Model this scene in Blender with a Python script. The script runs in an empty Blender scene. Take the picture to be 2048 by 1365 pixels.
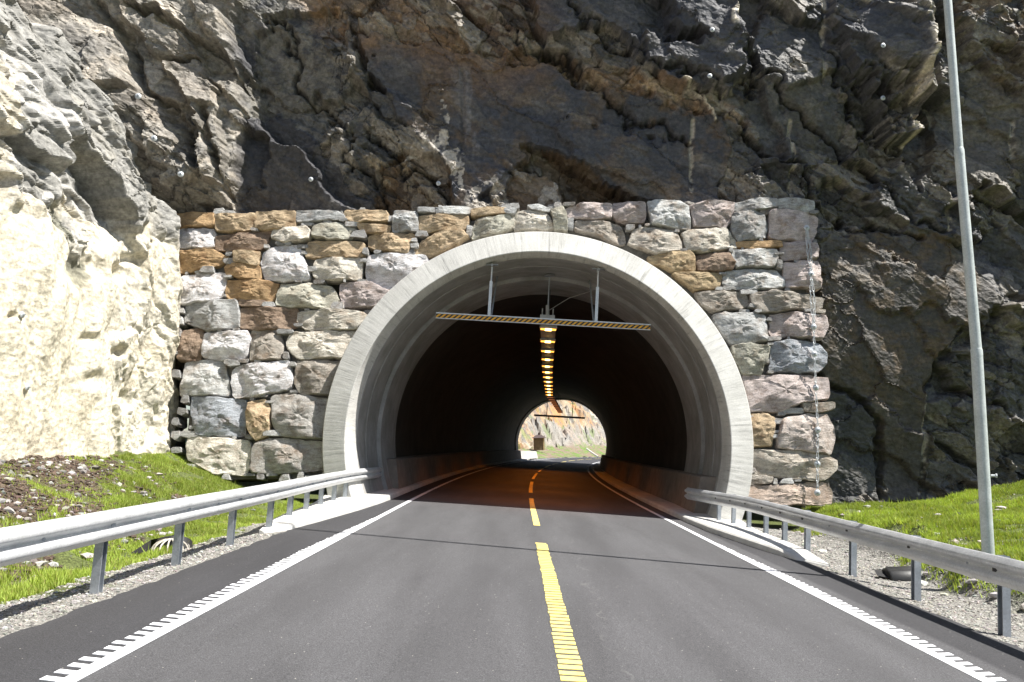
import bpy, math, random
import numpy as np
from mathutils import Matrix, Vector
random.seed(4); rng = np.random.default_rng(7)
sc = bpy.context.scene
C = sc.collection
R = math.radians
# ---------------------------------------------------------------- camera
CAM = np.array([0.13, 0.0, 1.695]); FPX = 1660.0; CX, CY = 1024.0, 682.5
def _n(v): v = np.array(v, float); return v / np.linalg.norm(v)
ROLL = R(1.1)
yc = _n([11, -206, -FPX]); xc = np.array([math.cos(ROLL), math.sin(ROLL), 0.0]); xc = _n(xc - xc.dot(yc) * yc)
zc = np.cross(xc, yc)
MCW = np.stack([xc, yc, zc], 1)            # camera = MCW @ world
cam = bpy.data.cameras.new('camera'); camo = bpy.data.objects.new('camera', cam); C.objects.link(camo)
m4 = Matrix([list(MCW.T[i]) + [0] for i in range(3)] + [[0, 0, 0, 1]])
m4.translation = Vector(CAM); camo.matrix_world = m4
cam.sensor_width = 36; cam.lens = FPX / 2048 * 36; cam.clip_start = .1; cam.clip_end = 1500
sc.camera = camo
# ---------------------------------------------------------------- light
SUN = _n([0.66, -0.15, 1.0])               # towards the sun
w = bpy.data.worlds.new('World'); sc.world = w; w.use_nodes = True
nt = w.node_tree; bg = nt.nodes['Background']
sky = nt.nodes.new('ShaderNodeTexSky'); sky.sky_type = 'NISHITA'; sky.sun_disc = False
sky.sun_elevation = math.asin(SUN[2]); sky.sun_rotation = math.atan2(SUN[0], SUN[1])
nt.links.new(sky.outputs[0], bg.inputs[0]); bg.inputs[1].default_value = 0.066
sl = bpy.data.lights.new('sun', 'SUN'); sl.energy = 5.0; sl.angle = R(.5); sl.color = (1, .965, .9)
so = bpy.data.objects.new('sun', sl); C.objects.link(so); so.location = (20, -10, 30)
so.rotation_euler = Vector(SUN).to_track_quat('Z', 'Y').to_euler()
sc.view_settings.view_transform = 'Standard'; sc.view_settings.look = 'None'
sc.view_settings.gamma = 1; sc.view_settings.use_curve_mapping = False
sc.view_settings.exposure = 1.15

# ---------------------------------------------------------------- maths helpers
def proj(x, y, z):
    p = np.stack([np.asarray(x, float) - CAM[0], np.asarray(y, float) - CAM[1], np.asarray(z, float) - CAM[2]], -1) @ MCW.T
    return CX + FPX * p[..., 0] / -p[..., 2], CY - FPX * p[..., 1] / -p[..., 2]
def ray(u, v):
    return MCW.T @ np.array([u - CX, -(v - CY), -FPX])
def hitp(u, v, p0, n):
    d = ray(u, v); t = np.dot(np.array(p0) - CAM, n) / np.dot(d, n); return CAM + d * t
BANK = R(4.4); TB, SB, CB = math.tan(BANK), math.sin(BANK), math.cos(BANK)
def F(u, y, v=0.0):                        # banked road frame -> world
    return (u * CB + v * SB, y, -u * SB + v * CB)
def cc(y): return .51 + np.maximum(0, np.asarray(y, float) - 22) ** 2 / 1100
def uc(y):
    y = np.asarray(y, float)
    return cc(y) + .22 * np.clip((y - 21.3) / 5, 0, 1) * np.clip((90 - y) / 30, 0, 1)
def hsh(ix, iy, k):
    n = (ix.astype(np.int64) * 374761393 + iy.astype(np.int64) * 668265263 + k * 1274126177) & 0x7fffffff
    n = ((n ^ (n >> 13)) * 1274126177) & 0x7fffffff
    n = ((n ^ (n >> 16)) * 668265263) & 0x7fffffff
    n = n ^ (n >> 15)
    return (n & 0xffffff) / float(0x1000000)
def vn(x, y, k=0):
    ix, iy = np.floor(x), np.floor(y); fx, fy = x - ix, y - iy
    fx = fx * fx * (3 - 2 * fx); fy = fy * fy * (3 - 2 * fy)
    a, b = hsh(ix, iy, k), hsh(ix + 1, iy, k); c, d = hsh(ix, iy + 1, k), hsh(ix + 1, iy + 1, k)
    return (a + (b - a) * fx) * (1 - fy) + (c + (d - c) * fx) * fy - .5
def fbm(x, y, k=0, o=4, g=.5):
    s = 0; a = 1
    for i in range(o):
        s = s + a * vn(x, y, k + i * 17); a *= g; x = x * 2.03 + 5.1; y = y * 2.03 + 1.7
    return s
def facets(x, y, k, tilt=1.0):
    """broken-plane noise: each cell is a tilted plane with its own offset; returns height, edge distance, cell value"""
    ix, iy = np.floor(x), np.floor(y)
    b1 = np.full(x.shape, 9e9); b2 = np.full(x.shape, 9e9); h = np.zeros(x.shape); g2_ = np.zeros(x.shape); cv = np.zeros(x.shape)
    for dx in (-1, 0, 1):
        for dy in (-1, 0, 1):
            jx, jy = ix + dx, iy + dy
            sx = jx + .1 + .8 * hsh(jx, jy, k); sy = jy + .1 + .8 * hsh(jx, jy, k + 1)
            ex, ey = x - sx, y - sy; dd = np.abs(ex) * .45 + np.abs(ey) * .45 + .55 * np.sqrt(ex * ex + ey * ey)
            c = hsh(jx, jy, k + 2)
            hh = (c - .5) + tilt * ((hsh(jx, jy, k + 3) - .5) * ex + (hsh(jx, jy, k + 4) - .5) * ey) * 1.6
            m = dd < b1
            m2 = (~m) & (dd < b2); g2_ = np.where(m, h, np.where(m2, hh, g2_))
            b2 = np.where(m, b1, np.minimum(b2, dd)); h = np.where(m, hh, h); cv = np.where(m, c, cv); b1 = np.where(m, dd, b1)
    w_ = .5 * (1 - np.clip((b2 - b1) / .055, 0, 1)); return h * (1 - w_) + g2_ * w_, b2 - b1, cv
def blur(a, n):
    for ax in (0, 1):
        a = sum(np.roll(a, k, ax) for k in range(-n, n + 1)) / (2 * n + 1)
    return a
def rotc(x, y, deg, sx=1., sy=1.):
    c, s = math.cos(R(deg)), math.sin(R(deg)); return (x * c + y * s) * sx, (-x * s + y * c) * sy
def inpoly(px, py, poly):
    r = np.zeros(px.shape, bool); n = len(poly)
    for i in range(n):
        x1, y1 = poly[i]; x2, y2 = poly[(i + 1) % n]
        if y1 == y2: continue
        r ^= ((py < y1) != (py < y2)) & (px < (x2 - x1) * (py - y1) / (y2 - y1) + x1)
    return r
def sdseg(px, py, pts, closed=False):
    best = np.full(np.shape(px), 9e9)
    P = list(pts) + ([pts[0]] if closed else [])
    for (x1, y1), (x2, y2) in zip(P[:-1], P[1:]):
        dx, dy = x2 - x1, y2 - y1
        t = np.clip(((px - x1) * dx + (py - y1) * dy) / (dx * dx + dy * dy + 1e-9), 0, 1)
        best = np.minimum(best, np.hypot(px - x1 - t * dx, py - y1 - t * dy))
    return best
def sstep(a, b, x): t = np.clip((x - a) / (b - a), 0, 1); return t * t * (3 - 2 * t)

# ---------------------------------------------------------------- object helpers
def tag(o, label=None, cat=None, group=None, kind=None):
    if label: o['label'] = label
    if cat: o['category'] = cat
    if group: o['group'] = group
    if kind: o['kind'] = kind
    return o
def link(o, parent=None):
    C.objects.link(o)
    if parent is not None: o.parent = parent; o.matrix_parent_inverse = Matrix.Translation(-Vector(parent.location)) if parent.type == 'EMPTY' else Matrix.Identity(4)
    return o
def thing(name, loc=(0, 0, 0), label=None, cat=None, group=None):
    o = bpy.data.objects.new(name, None); o.location = loc; o.empty_display_size = .2; C.objects.link(o)
    return tag(o, label, cat, group)
def mesh(name, V, Fc, m=None, parent=None, smooth=False, col=None):
    me = bpy.data.meshes.new(name)
    if isinstance(V, np.ndarray) and isinstance(Fc, np.ndarray):
        k = Fc.shape[1]; nf = len(Fc)
        me.vertices.add(len(V)); me.vertices.foreach_set('co', V.astype(np.float32).ravel())
        me.loops.add(nf * k); me.loops.foreach_set('vertex_index', Fc.astype(np.int32).ravel())
        me.polygons.add(nf); me.polygons.foreach_set('loop_start', (np.arange(nf) * k).astype(np.int32))
        me.update(calc_edges=True); me.validate()
    else:
        me.from_pydata([tuple(map(float, v)) for v in V], [], Fc)
    if col is not None:
        a = me.color_attributes.new('tint', 'FLOAT_COLOR', 'POINT')
        cc4 = np.ones((len(V), 4), np.float32); cc4[:, :3] = col; a.data.foreach_set('color', cc4.ravel())
    me.polygons.foreach_set('use_smooth', [smooth] * len(me.polygons))
    if m: me.materials.append(m)
    o = bpy.data.objects.new(name, me)
    return link(o, parent)
class MB:
    def __init__(s): s.V = []; s.F = []
    def add(s, V, Fc):
        n = len(s.V); s.V += [tuple(map(float, v)) for v in V]; s.F += [tuple(i + n for i in f) for f in Fc]
    def box(s, a, b, fr=None):
        V = [(x, y, z) for x in (a[0], b[0]) for y in (a[1], b[1]) for z in (a[2], b[2])]
        if fr: V = [fr(*v) for v in V]
        s.add(V, [(0, 1, 3, 2), (4, 6, 7, 5), (0, 4, 5, 1), (2, 3, 7, 6), (0, 2, 6, 4), (1, 5, 7, 3)])
    def tube(s, pts, r, n=8, cap=True):
        pts = [Vector(p) for p in pts]; V = []
        rr = r if hasattr(r, '__len__') else [r] * len(pts)
        for i, p in enumerate(pts):
            d = (pts[min(i + 1, len(pts) - 1)] - pts[max(i - 1, 0)]).normalized()
            a = d.orthogonal().normalized() if i == 0 else (a - d * a.dot(d)).normalized()
            b = d.cross(a)
            V += [p + (a * math.cos(2 * math.pi * k / n) + b * math.sin(2 * math.pi * k / n)) * rr[i] for k in range(n)]
        Fc = [(i * n + k, i * n + (k + 1) % n, (i + 1) * n + (k + 1) % n, (i + 1) * n + k) for i in range(len(pts) - 1) for k in range(n)]
        if cap: Fc += [tuple(range(n))[::-1], tuple((len(pts) - 1) * n + k for k in range(n))]
        s.add(V, Fc)
    def lathe(s, prof, org, ax=(0, 0, 1), n=16):
        ax = Vector(ax).normalized(); a = ax.orthogonal().normalized(); b = ax.cross(a); o = Vector(org); V = []
        for r, h in prof: V += [o + ax * h + (a * math.cos(2 * math.pi * k / n) + b * math.sin(2 * math.pi * k / n)) * r for k in range(n)]
        Fc = [(i * n + k, i * n + (k + 1) % n, (i + 1) * n + (k + 1) % n, (i + 1) * n + k) for i in range(len(prof) - 1) for k in range(n)]
        Fc.append(tuple((len(prof) - 1) * n + k for k in range(n))); Fc.append(tuple(range(n))[::-1])
        s.add(V, Fc)
    def build(s, name, m, parent=None, smooth=False):
        o = mesh(name, s.V, s.F, m, parent, smooth)
        if smooth: o.data.set_sharp_from_angle(angle=R(50))
        return o
def gridf(nx, ny, flip=False):
    i, j = np.meshgrid(np.arange(nx - 1), np.arange(ny - 1)); a = (j * nx + i).ravel()
    f = np.stack([a, a + 1, a + nx + 1, a + nx], 1)
    return f[:, ::-1] if flip else f

# ---------------------------------------------------------------- materials
def srgb(*c): return tuple((x / 12.92 if x <= .04045 else ((x + .055) / 1.055) ** 2.4) for x in c)
class NT:
    def __init__(s, name):
        s.m = bpy.data.materials.new(name); s.m.use_nodes = True; s.t = s.m.node_tree; s.n = s.t.nodes; s.b = s.n['Principled BSDF']
        s.pos = s.n.new('ShaderNodeNewGeometry').outputs['Position']
    def L(s, a, b): s.t.links.new(a, b)
    def node(s, typ, **kw):
        n = s.n.new(typ)
        for k, v in kw.items():
            if k in n.inputs: 
                if hasattr(v, 'node'): s.L(v, n.inputs[k])
                else: n.inputs[k].default_value = v
            else: setattr(n, k, v)
        return n
    def mapped(s, scale=(1, 1, 1), rot=(0, 0, 0), loc=(0, 0, 0)):
        m = s.node('ShaderNodeMapping'); s.L(s.pos, m.inputs['Vector'])
        m.inputs['Scale'].default_value = scale; m.inputs['Rotation'].default_value = [R(r) for r in rot]; m.inputs['Location'].default_value = loc
        return m.outputs[0]
    def noise(s, scale, detail=6, rough=.6, vec=None, dist=0):
        n = s.node('ShaderNodeTexNoise', Scale=scale, Detail=detail, Roughness=rough, Distortion=dist); s.L(vec or s.pos, n.inputs['Vector']); return n.outputs['Fac']
    def vor(s, scale, feat='F1', vec=None, rnd=1):
        n = s.node('ShaderNodeTexVoronoi', Scale=scale, Randomness=rnd); n.feature = feat; s.L(vec or s.pos, n.inputs['Vector']); return n
    def ramp(s, fac, stops):
        r = s.node('ShaderNodeValToRGB'); s.L(fac, r.inputs[0]); e = r.color_ramp.elements
        while len(e) < len(stops): e.new(.5)
        for x, (p, c) in zip(e, stops): x.position = p; x.color = (c if hasattr(c, '__len__') else (c, c, c)) + ((1,) if hasattr(c, '__len__') and len(c) == 3 else ()) if hasattr(c, '__len__') else (c, c, c, 1)
        return r.outputs[0]
    def mix(s, a, b, fac=.5, mode='MIX'):
        m = s.node('ShaderNodeMix'); m.data_type = 'RGBA'; m.blend_type = mode; m.clamp_result = False
        for sock, v in ((m.inputs[0], fac), (m.inputs[6], a), (m.inputs[7], b)):
            if hasattr(v, 'node'): s.L(v, sock)
            elif hasattr(v, '__len__'): sock.default_value = tuple(v) + (1,) * (4 - len(v))
            else: sock.default_value = v
        return m.outputs[2]
    def math(s, op, a, b=0., c=None):
        m = s.node('ShaderNodeMath'); m.operation = op
        for i, v in enumerate((a, b) + ((c,) if c is not None else ())):
            if hasattr(v, 'node'): s.L(v, m.inputs[i])
            else: m.inputs[i].default_value = v
        return m.outputs[0]
    def out(s, col, rough=.8, bumps=(), metal=0., spec=None):
        if hasattr(col, 'node'): s.L(col, s.b.inputs['Base Color'])
        else: s.b.inputs['Base Color'].default_value = tuple(col) + (1,)
        if hasattr(rough, 'node'): s.L(rough, s.b.inputs['Roughness'])
        else: s.b.inputs['Roughness'].default_value = rough
        s.b.inputs['Metallic'].default_value = metal
        if spec is not None: s.b.inputs['Specular IOR Level'].default_value = spec
        prev = None
        for h, st, dist in bumps:
            b = s.node('ShaderNodeBump', Strength=st, Distance=dist); s.L(h, b.inputs['Height'])
            if prev: s.L(prev, b.inputs['Normal'])
            prev = b.outputs[0]
        if prev: s.L(prev, s.b.inputs['Normal'])
        return s.m
M = {}
def simple(name, c1, c2, scale=6, rough=.8, bump=.3, bs=40, metal=0., bd=.01, spec=None):
    t = NT(name); f = t.noise(scale); col = t.mix(c1, c2, t.ramp(f, [(.3, 0.), (.7, 1.)]))
    M[name] = t.out(col, rough, [(t.noise(bs), bump, bd)] if bump else [], metal, spec); return M[name]
# rock of the cliff and left bank: tint attribute times fine mineral texture
def rockmat(name, rough, b1, b2, rotz):
    t = NT(name); at = t.node('ShaderNodeAttribute', attribute_name='tint')
    st = t.mapped((1.3, 1.3, 4.2 if rotz > 0 else 1.7), (28 if rotz > 0 else 50, rotz, 0))
    a = t.noise(9, 8, .7); b = t.noise(1.6, 8, .65, st); g = t.noise(60, 4, .7)
    col = t.mix(at.outputs['Color'], t.ramp(a, [(.28, .45), (.5, 1.), (.75, 1.65)]), 1., 'MULTIPLY')
    col = t.mix(col, t.ramp(b, [(.3, .7), (.5, 1.), (.68, 1.45)]), .7, 'MULTIPLY')
    col = t.mix(col, t.ramp(g, [(.3, .75), (.7, 1.25)]), .8, 'MULTIPLY')
    col = t.mix(col, (.5, .47, .42), t.math('MULTIPLY', t.ramp(t.noise(4.3, 9, .8, st), [(.66, 0.), (.74, 1.)]), t.math('MULTIPLY', .35, at.outputs['Fac'])), 'MIX')
    M[name] = t.out(col, rough, [(b, b1, .06), (t.vor(5, 'F1', t.mapped((1, 1, 2), (30, rotz, 0))).outputs['Distance'], .3, .05), (t.noise(14, 9, .75), b2, .035)], 0, .35)
rockmat('cliff_rock', .6, .4, .4, 35)
rockmat('bank_rock', .85, .4, .5, -60)
t = NT('stone'); oi = t.node('ShaderNodeObjectInfo'); cxyz = t.node('ShaderNodeCombineXYZ')
t.L(t.math('MULTIPLY', oi.outputs['Random'], 37.), cxyz.inputs[0]); t.L(t.math('MULTIPLY', oi.outputs['Random'], 11.), cxyz.inputs[2])
va = t.node('ShaderNodeVectorMath'); t.L(t.pos, va.inputs[0]); t.L(cxyz.outputs[0], va.inputs[1]); pv = va.outputs[0]
n1 = t.noise(3.2, 8, .7, pv); mp = t.node('ShaderNodeMapping'); t.L(pv, mp.inputs[0]); mp.inputs['Scale'].default_value = (1, 1, 4.5); mp.inputs['Rotation'].default_value = (0, .2, 0)
n2 = t.noise(4, 8, .75, mp.outputs[0]); n3 = t.noise(55, 5, .75, pv)
col = t.mix(oi.outputs['Color'], t.ramp(n1, [(.3, (.55, .47, .4)), (.5, (1., 1., 1.)), (.7, (1.25, 1.27, 1.28))]), 1., 'MULTIPLY')
col = t.mix(col, t.ramp(n2, [(.32, .5), (.5, 1.), (.68, 1.3)]), .85, 'MULTIPLY')
col = t.mix(col, t.ramp(n3, [(.3, .5), (.52, 1.), (.72, 1.4)]), .9, 'MULTIPLY')
col = t.mix(col, (.3, .17, .08), t.math('MULTIPLY', t.ramp(t.noise(1.7, 6, .6, pv), [(.55, 0.), (.68, 1.)]), .25))
M['stone'] = t.out(col, .85, [(n1, .6, .12), (n2, .7, .07), (t.noise(22, 7, .8, pv), .9, .035)], 0, .3)
t = NT('chip'); col = t.mix((.2, .2, .2), (.42, .4, .37), t.noise(5, 2)); M['chip'] = t.out(t.mix(col, t.ramp(t.noise(50, 4), [(.3, .7), (.7, 1.2)]), 1., 'MULTIPLY'), .9, [(t.noise(25), .5, .02)])
simple('dark_fill', (.07, .065, .055), (.15, .14, .125), 6, .95, .6, 12, bd=.08)
# board-marked ring concrete: streaks run radially (object built around known centre)
RC = F(float(uc(21.3)), 0, 1.93)
def concrete(name, radial, c1, c2, rs=70):
    t = NT(name); sep = t.node('ShaderNodeSeparateXYZ'); t.L(t.pos, sep.inputs[0])
    dx = t.math('SUBTRACT', sep.outputs[0], RC[0]); dz = t.math('SUBTRACT', sep.outputs[2], RC[2])
    ang = t.math('ARCTAN2', dz, dx); rad = t.math('SQRT', t.math('ADD', t.math('MULTIPLY', dx, dx), t.math('MULTIPLY', dz, dz)))
    cb = t.node('ShaderNodeCombineXYZ')
    t.L(t.math('MULTIPLY', ang, rs if radial else 6.), cb.inputs[0]); t.L(t.math('MULTIPLY', rad, .9 if radial else 1.), cb.inputs[1]); t.L(t.math('MULTIPLY', sep.outputs[1], .9 if radial else 9.), cb.inputs[2])
    s1 = t.noise(1.0, 6, .75, cb.outputs[0]); blot = t.noise(1.1, 6, .65)
    col = t.mix(c1, c2, t.ramp(blot, [(.35, 0.), (.65, 1.)]))
    col = t.mix(col, t.ramp(s1, [(.3, .42), (.44, .92), (.7, 1.12)]), .85 if radial else .55, 'MULTIPLY')
    col = t.mix(col, t.ramp(t.noise(35, 4), [(.3, .85), (.7, 1.1)]), .8, 'MULTIPLY')
    M[name] = t.out(col, .85, [(s1, .5 if radial else .15, .02), (t.noise(60), .25, .005)], 0, .3)
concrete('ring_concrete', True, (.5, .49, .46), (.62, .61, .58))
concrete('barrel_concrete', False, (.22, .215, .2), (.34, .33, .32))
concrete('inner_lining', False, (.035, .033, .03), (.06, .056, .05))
simple('kerb_concrete', (.42, .41, .39), (.58, .57, .54), 2.5, .9, .4, 50)
simple('footwall_concrete', (.16, .13, .11), (.26, .22, .18), 3, .9, .3, 30)
# asphalt
t = NT('asphalt'); sep = t.node('ShaderNodeSeparateXYZ'); t.L(t.pos, sep.inputs[0])
g = t.noise(95, 3, .85); g2 = t.noise(45, 4, .7); tr = t.noise(1.0, 5, .6, t.mapped((1.6, .2, 1)))
col = t.mix((.058, .057, .06), (.08, .079, .083), t.ramp(tr, [(.35, 0.), (.65, 1.)]))
col = t.mix(col, t.ramp(g, [(.3, .3), (.5, .95), (.7, 2.3)]), 1., 'MULTIPLY')
col = t.mix(col, t.ramp(g2, [(.3, .7), (.7, 1.25)]), .8, 'MULTIPLY')
edge = t.math('MAXIMUM', t.math('SUBTRACT', -2.75, sep.outputs[0]), t.math('SUBTRACT', sep.outputs[0], 4.25))
col = t.mix(col, (.55, .55, .57), t.ramp(t.math('ADD', edge, t.math('MULTIPLY', t.noise(2), .12)), [(.05, 0.), (.12, 1.)]), 'MULTIPLY')
seam = t.math('ABSOLUTE', t.math('SUBTRACT', t.math('SUBTRACT', sep.outputs[0], .98), t.math('MULTIPLY', t.math('SUBTRACT', t.noise(.5, 5, .6), .5), 1.3)))
col = t.mix(col, (.3, .29, .27), t.math('MULTIPLY', t.ramp(seam, [(.004, .14), (.02, 0.)]), t.ramp(t.noise(2.2, 4), [(.45, 0.), (.6, 1.)])))
wt = t.math('ABSOLUTE', t.math('SUBTRACT', t.math('ABSOLUTE', t.math('SUBTRACT', t.math('ABSOLUTE', t.math('SUBTRACT', sep.outputs[0], .55)), 1.75)), .78))
col = t.mix(col, (.055, .054, .057), t.math('MULTIPLY', t.ramp(wt, [(.0, .45), (.4, 0.)]), t.ramp(t.noise(.7), [(.3, .4), (.7, 1.)])))
chip_ = t.vor(9).outputs['Distance']
col = t.mix(col, (.5, .47, .42), t.ramp(chip_, [(.03, 1.), (.06, 0.)]))
M['asphalt'] = t.out(col, .8, [(g, .5, .008), (g2, .3, .01)], 0, .4)
def paint(name, c):
    t = NT(name); f = t.noise(3, 8, .8); col = t.mix(c, tuple(x * .62 for x in c), t.ramp(f, [(.45, 0.), (.7, 1.)]))
    col = t.mix(col, (.09, .09, .09), t.ramp(t.noise(38, 6, .85), [(.56, 0.), (.66, .8)])); M[name] = t.out(col, .7, [(t.noise(90), .3, .004)])
paint('white_paint', (.8, .8, .82)); paint('yellow_paint', (.8, .66, .2))
def galv(name, c1, c2, rough=.42, metal=.75):
    t = NT(name); v = t.vor(55); f = t.noise(3, 5); col = t.mix(c1, c2, t.ramp(f, [(.35, 0.), (.65, 1.)]))
    col = t.mix(col, t.ramp(t.node('ShaderNodeSeparateXYZ', Vector=v.outputs['Color']).outputs[0], [(0., .82), (1., 1.08)]), .7, 'MULTIPLY')
    M[name] = t.out(col, t.ramp(t.noise(6), [(.3, rough - .08), (.7, rough + .12)]), [(t.noise(4), .12, .02)], metal)
galv('galvanised', (.56, .57, .58), (.68, .69, .7), .42, .45); galv('galvanised_pole', (.42, .46, .45), (.54, .58, .57), .55, .15)
galv('post_steel', (.33, .36, .4), (.45, .48, .52), .5, .6)
simple('bolt_steel', (.42, .44, .45), (.56, .58, .59), 20, .5, .1, 60, .3)
simple('dark_steel', (.05, .05, .05), (.09, .085, .08), 8, .6, .1, 40, .5)
simple('black_plastic', (.012, .012, .013), (.03, .029, .028), 9, .5, .15, 30)
simple('grate_iron', (.4, .36, .3), (.6, .56, .5), 15, .7, .2, 40, .1)
simple('tray_metal', (.3, .3, .29), (.42, .41, .4), 5, .5, .1, 30, .3)
simple('hut_wood', (.12, .075, .05), (.2, .13, .08), 3, .9, .3, 30); simple('hut_roof', (.045, .03, .028), (.08, .055, .05), 3, .8, .3, 30)
simple('hut_corner', (.4, .28, .16), (.5, .36, .22), 3, .9, .3, 30)
simple('red_dust', (.5, .16, .14), (.6, .2, .2), 10, .9, 0)
# hazard stripes
t = NT('hazard_stripes'); sep = t.node('ShaderNodeSeparateXYZ'); t.L(t.pos, sep.inputs[0])
ph = t.math('FRACT', t.math('MULTIPLY', t.math('SUBTRACT', sep.outputs[0], t.math('MULTIPLY', sep.outputs[2], 1.35)), 1 / .152))
col = t.mix((.02, .018, .015), (.72, .36, .02), t.ramp(ph, [(.47, 0.), (.5, 1.)])); M['hazard'] = t.out(col, .45)
def emis(name, c, s):
    t = NT(name); t.b.inputs['Emission Color'].default_value = c + (1,); t.b.inputs['Emission Strength'].default_value = s; M[name] = t.out((.5, .4, .2), .5)
emis('lamp_core', (1, .62, .2), 4); emis('lamp_tube', (1, .36, .045), 1.3); emis('lamp_dim', (1, .33, .12), .2)
# ground materials
t = NT('ground'); at = t.node('ShaderNodeAttribute', attribute_name='tint'); g = t.vor(38); 
peb = t.node('ShaderNodeSeparateXYZ', Vector=g.outputs['Color']).outputs[0]
col = t.mix(at.outputs['Color'], t.ramp(peb, [(0., .45), (1., 1.5)]), .85, 'MULTIPLY')
col = t.mix(col, t.ramp(t.noise(5, 6, .7), [(.3, .7), (.7, 1.25)]), .8, 'MULTIPLY')
M['ground'] = t.out(col, .95, [(g.outputs['Distance'], .7, .03), (t.noise(8, 6, .7), .6, .08)], 0, .2)
t = NT('grass'); at = t.node('ShaderNodeAttribute', attribute_name='tint'); M['grass'] = t.out(at.outputs['Color'], .6, [], 0, .25)
tr_ = t.node('ShaderNodeBsdfTranslucent'); t.L(t.mix(at.outputs['Color'], (1.3, 1.35, .5), 1., 'MULTIPLY'), tr_.inputs[0])
ms = t.node('ShaderNodeMixShader'); ms.inputs[0].default_value = .35; t.L(t.b.outputs[0], ms.inputs[1]); t.L(tr_.outputs[0], ms.inputs[2])
t.L(ms.outputs[0], t.n['Material Output'].inputs[0])
t = NT('pebble'); at = t.node('ShaderNodeAttribute', attribute_name='tint'); M['pebble'] = t.out(t.mix(at.outputs['Color'], t.ramp(t.noise(30), [(.3, .7), (.7, 1.25)]), 1., 'MULTIPLY'), .9)

# ================================================================ TERRAIN
def interp(x, xs, ys): return np.interp(x, xs, ys)
def gz(x, y):
    """ground height beside the road"""
    x = np.asarray(x, float); y = np.asarray(y, float)
    base = -TB * x; c = cc(y) - .51
    l = -3.85 - (x - c); r = (x - c) - 5.0
    zl = interp(l, [0, .25, .8, 1.5, 2.6, 4.0, 4.9, 8], [0, -.01, -.06, -.22, -.04, .52, .86, 1.9])
    rs_ = r - .9 * sstep(13.2, 16, y) * np.clip(r / 2, 0, 1)
    zr = interp(rs_, [0, .3, .9, 1.3, 2.0, 3.0, 4.5, 7.5, 12, 30], [0, -.02, -.06, -.04, .5, .6, .75, 1.35, 2.3, 5.]) 
    zr = zr - .3 * np.clip(r - .3, 0, 1.8) / 1.8 * sstep(10, 5, y) 
    far = sstep(14, 21, y) * sstep(.2, 1.6, l); zl = zl + .02 * far
    bump = fbm(x * .9, y * .9, 3, 5) * .16 + fbm(x * 4, y * 4, 9, 3) * .05
    wgt = np.clip(np.maximum(l, r) / 1.8, 0, 1)
    dd = .9 * sstep(.8, 2.4, r) * sstep(11.2, 10., y) * sstep(7.2, 8.4, y) * .35
    return base + np.where(l > 0, zl, 0) + np.where(r > 0, zr + dd, 0) + bump * wgt - .012
def gcol(x, y):
    c = cc(y) - .51; l = -3.85 - (x - c); r = (x - c) - 5.0
    n = fbm(x * .7, y * .7, 21, 5); n2 = fbm(x * 3, y * 3, 25, 4)
    grav = np.array([.25, .24, .22]); dirt = np.array([.1, .07, .052]); grn = np.array([.1, .12, .04])
    gl = sstep(.75, 1.25, l + n * .9 + n2 * .4); gr = sstep(1.35, 1.8, r - .9 * sstep(13.2, 16, y) + n * .5 + n2 * .4)
    gw = np.where(l > 0, gl, gr) * ((l > .0) | (r > 0))
    dl = sstep(1.9, 2.7, l + n * 1.6 + n2 * .5) * sstep(19, 15, y + n * 6 + n2 * 2)
    dr = sstep(1.0, 1.8, r + n * .8) * sstep(10.9, 9.8, y + n * 2) * sstep(4.5, 3., r)
    dw = np.where(l > 0, dl, dr)
    col = grav + (grn - grav) * gw[..., None]; col = col + (dirt - col) * dw[..., None]
    return col, gw, dw
xs = np.concatenate([np.linspace(-400, -40, 10), np.linspace(-36, -13, 14), np.linspace(-12, 20, 420), np.linspace(22, 60, 18), np.linspace(80, 400, 9)])
ys = np.concatenate([np.linspace(-400, -20, 14), np.linspace(-15, 3, 20), np.linspace(3.5, 24, 300), np.linspace(26, 96, 36), np.linspace(105, 600, 30)])
X, Y = np.meshgrid(xs, ys); Z = gz(X, Y)
inside = sstep(21.4, 22.0, Y) * sstep(-4.0, -3.9, -np.abs(X - cc(Y))) * 0
Z = np.where((Y > 21.9), -TB * X - .35, Z)          # under the tunnel and the hill
Z = np.where(np.abs(X) > 30, np.clip(Z, -3, 6), Z)
col, gw, dw = gcol(X, Y)
ground = mesh('ground', np.stack([X, Y, Z], -1).reshape(-1, 3), gridf(len(xs), len(ys)), M['ground'], None, True, col.reshape(-1, 3))
tag(ground, 'grass, gravel and soil ground beside the road', None, None, 'structure')
# road sheet
def strip(name, y0, y1, ua, ub, v, m, parent=None, n=60, cols=2, jag=0):
    yy = np.linspace(y0, y1, n); tt = np.linspace(0, 1, cols); V = []
    for i, y in enumerate(yy):
        a, b = ua(y), ub(y)
        if jag: a += jag * float(vn(np.array(y * 6.), np.array(1.3))); b += jag * float(vn(np.array(y * 6.), np.array(7.3)))
        for q in tt: V.append(F(a + (b - a) * q, y, v))
    return mesh(name, np.array(V), gridf(cols, n), m, parent, True)
road = strip('road', -60, 215, lambda y: float(cc(y)) - 4.36, lambda y: float(cc(y)) + 4.5, .004, M['asphalt'], None, 1400, 12, .1)
tag(road, 'grey asphalt two-lane road running into the tunnel', None, None, 'structure')
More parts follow.
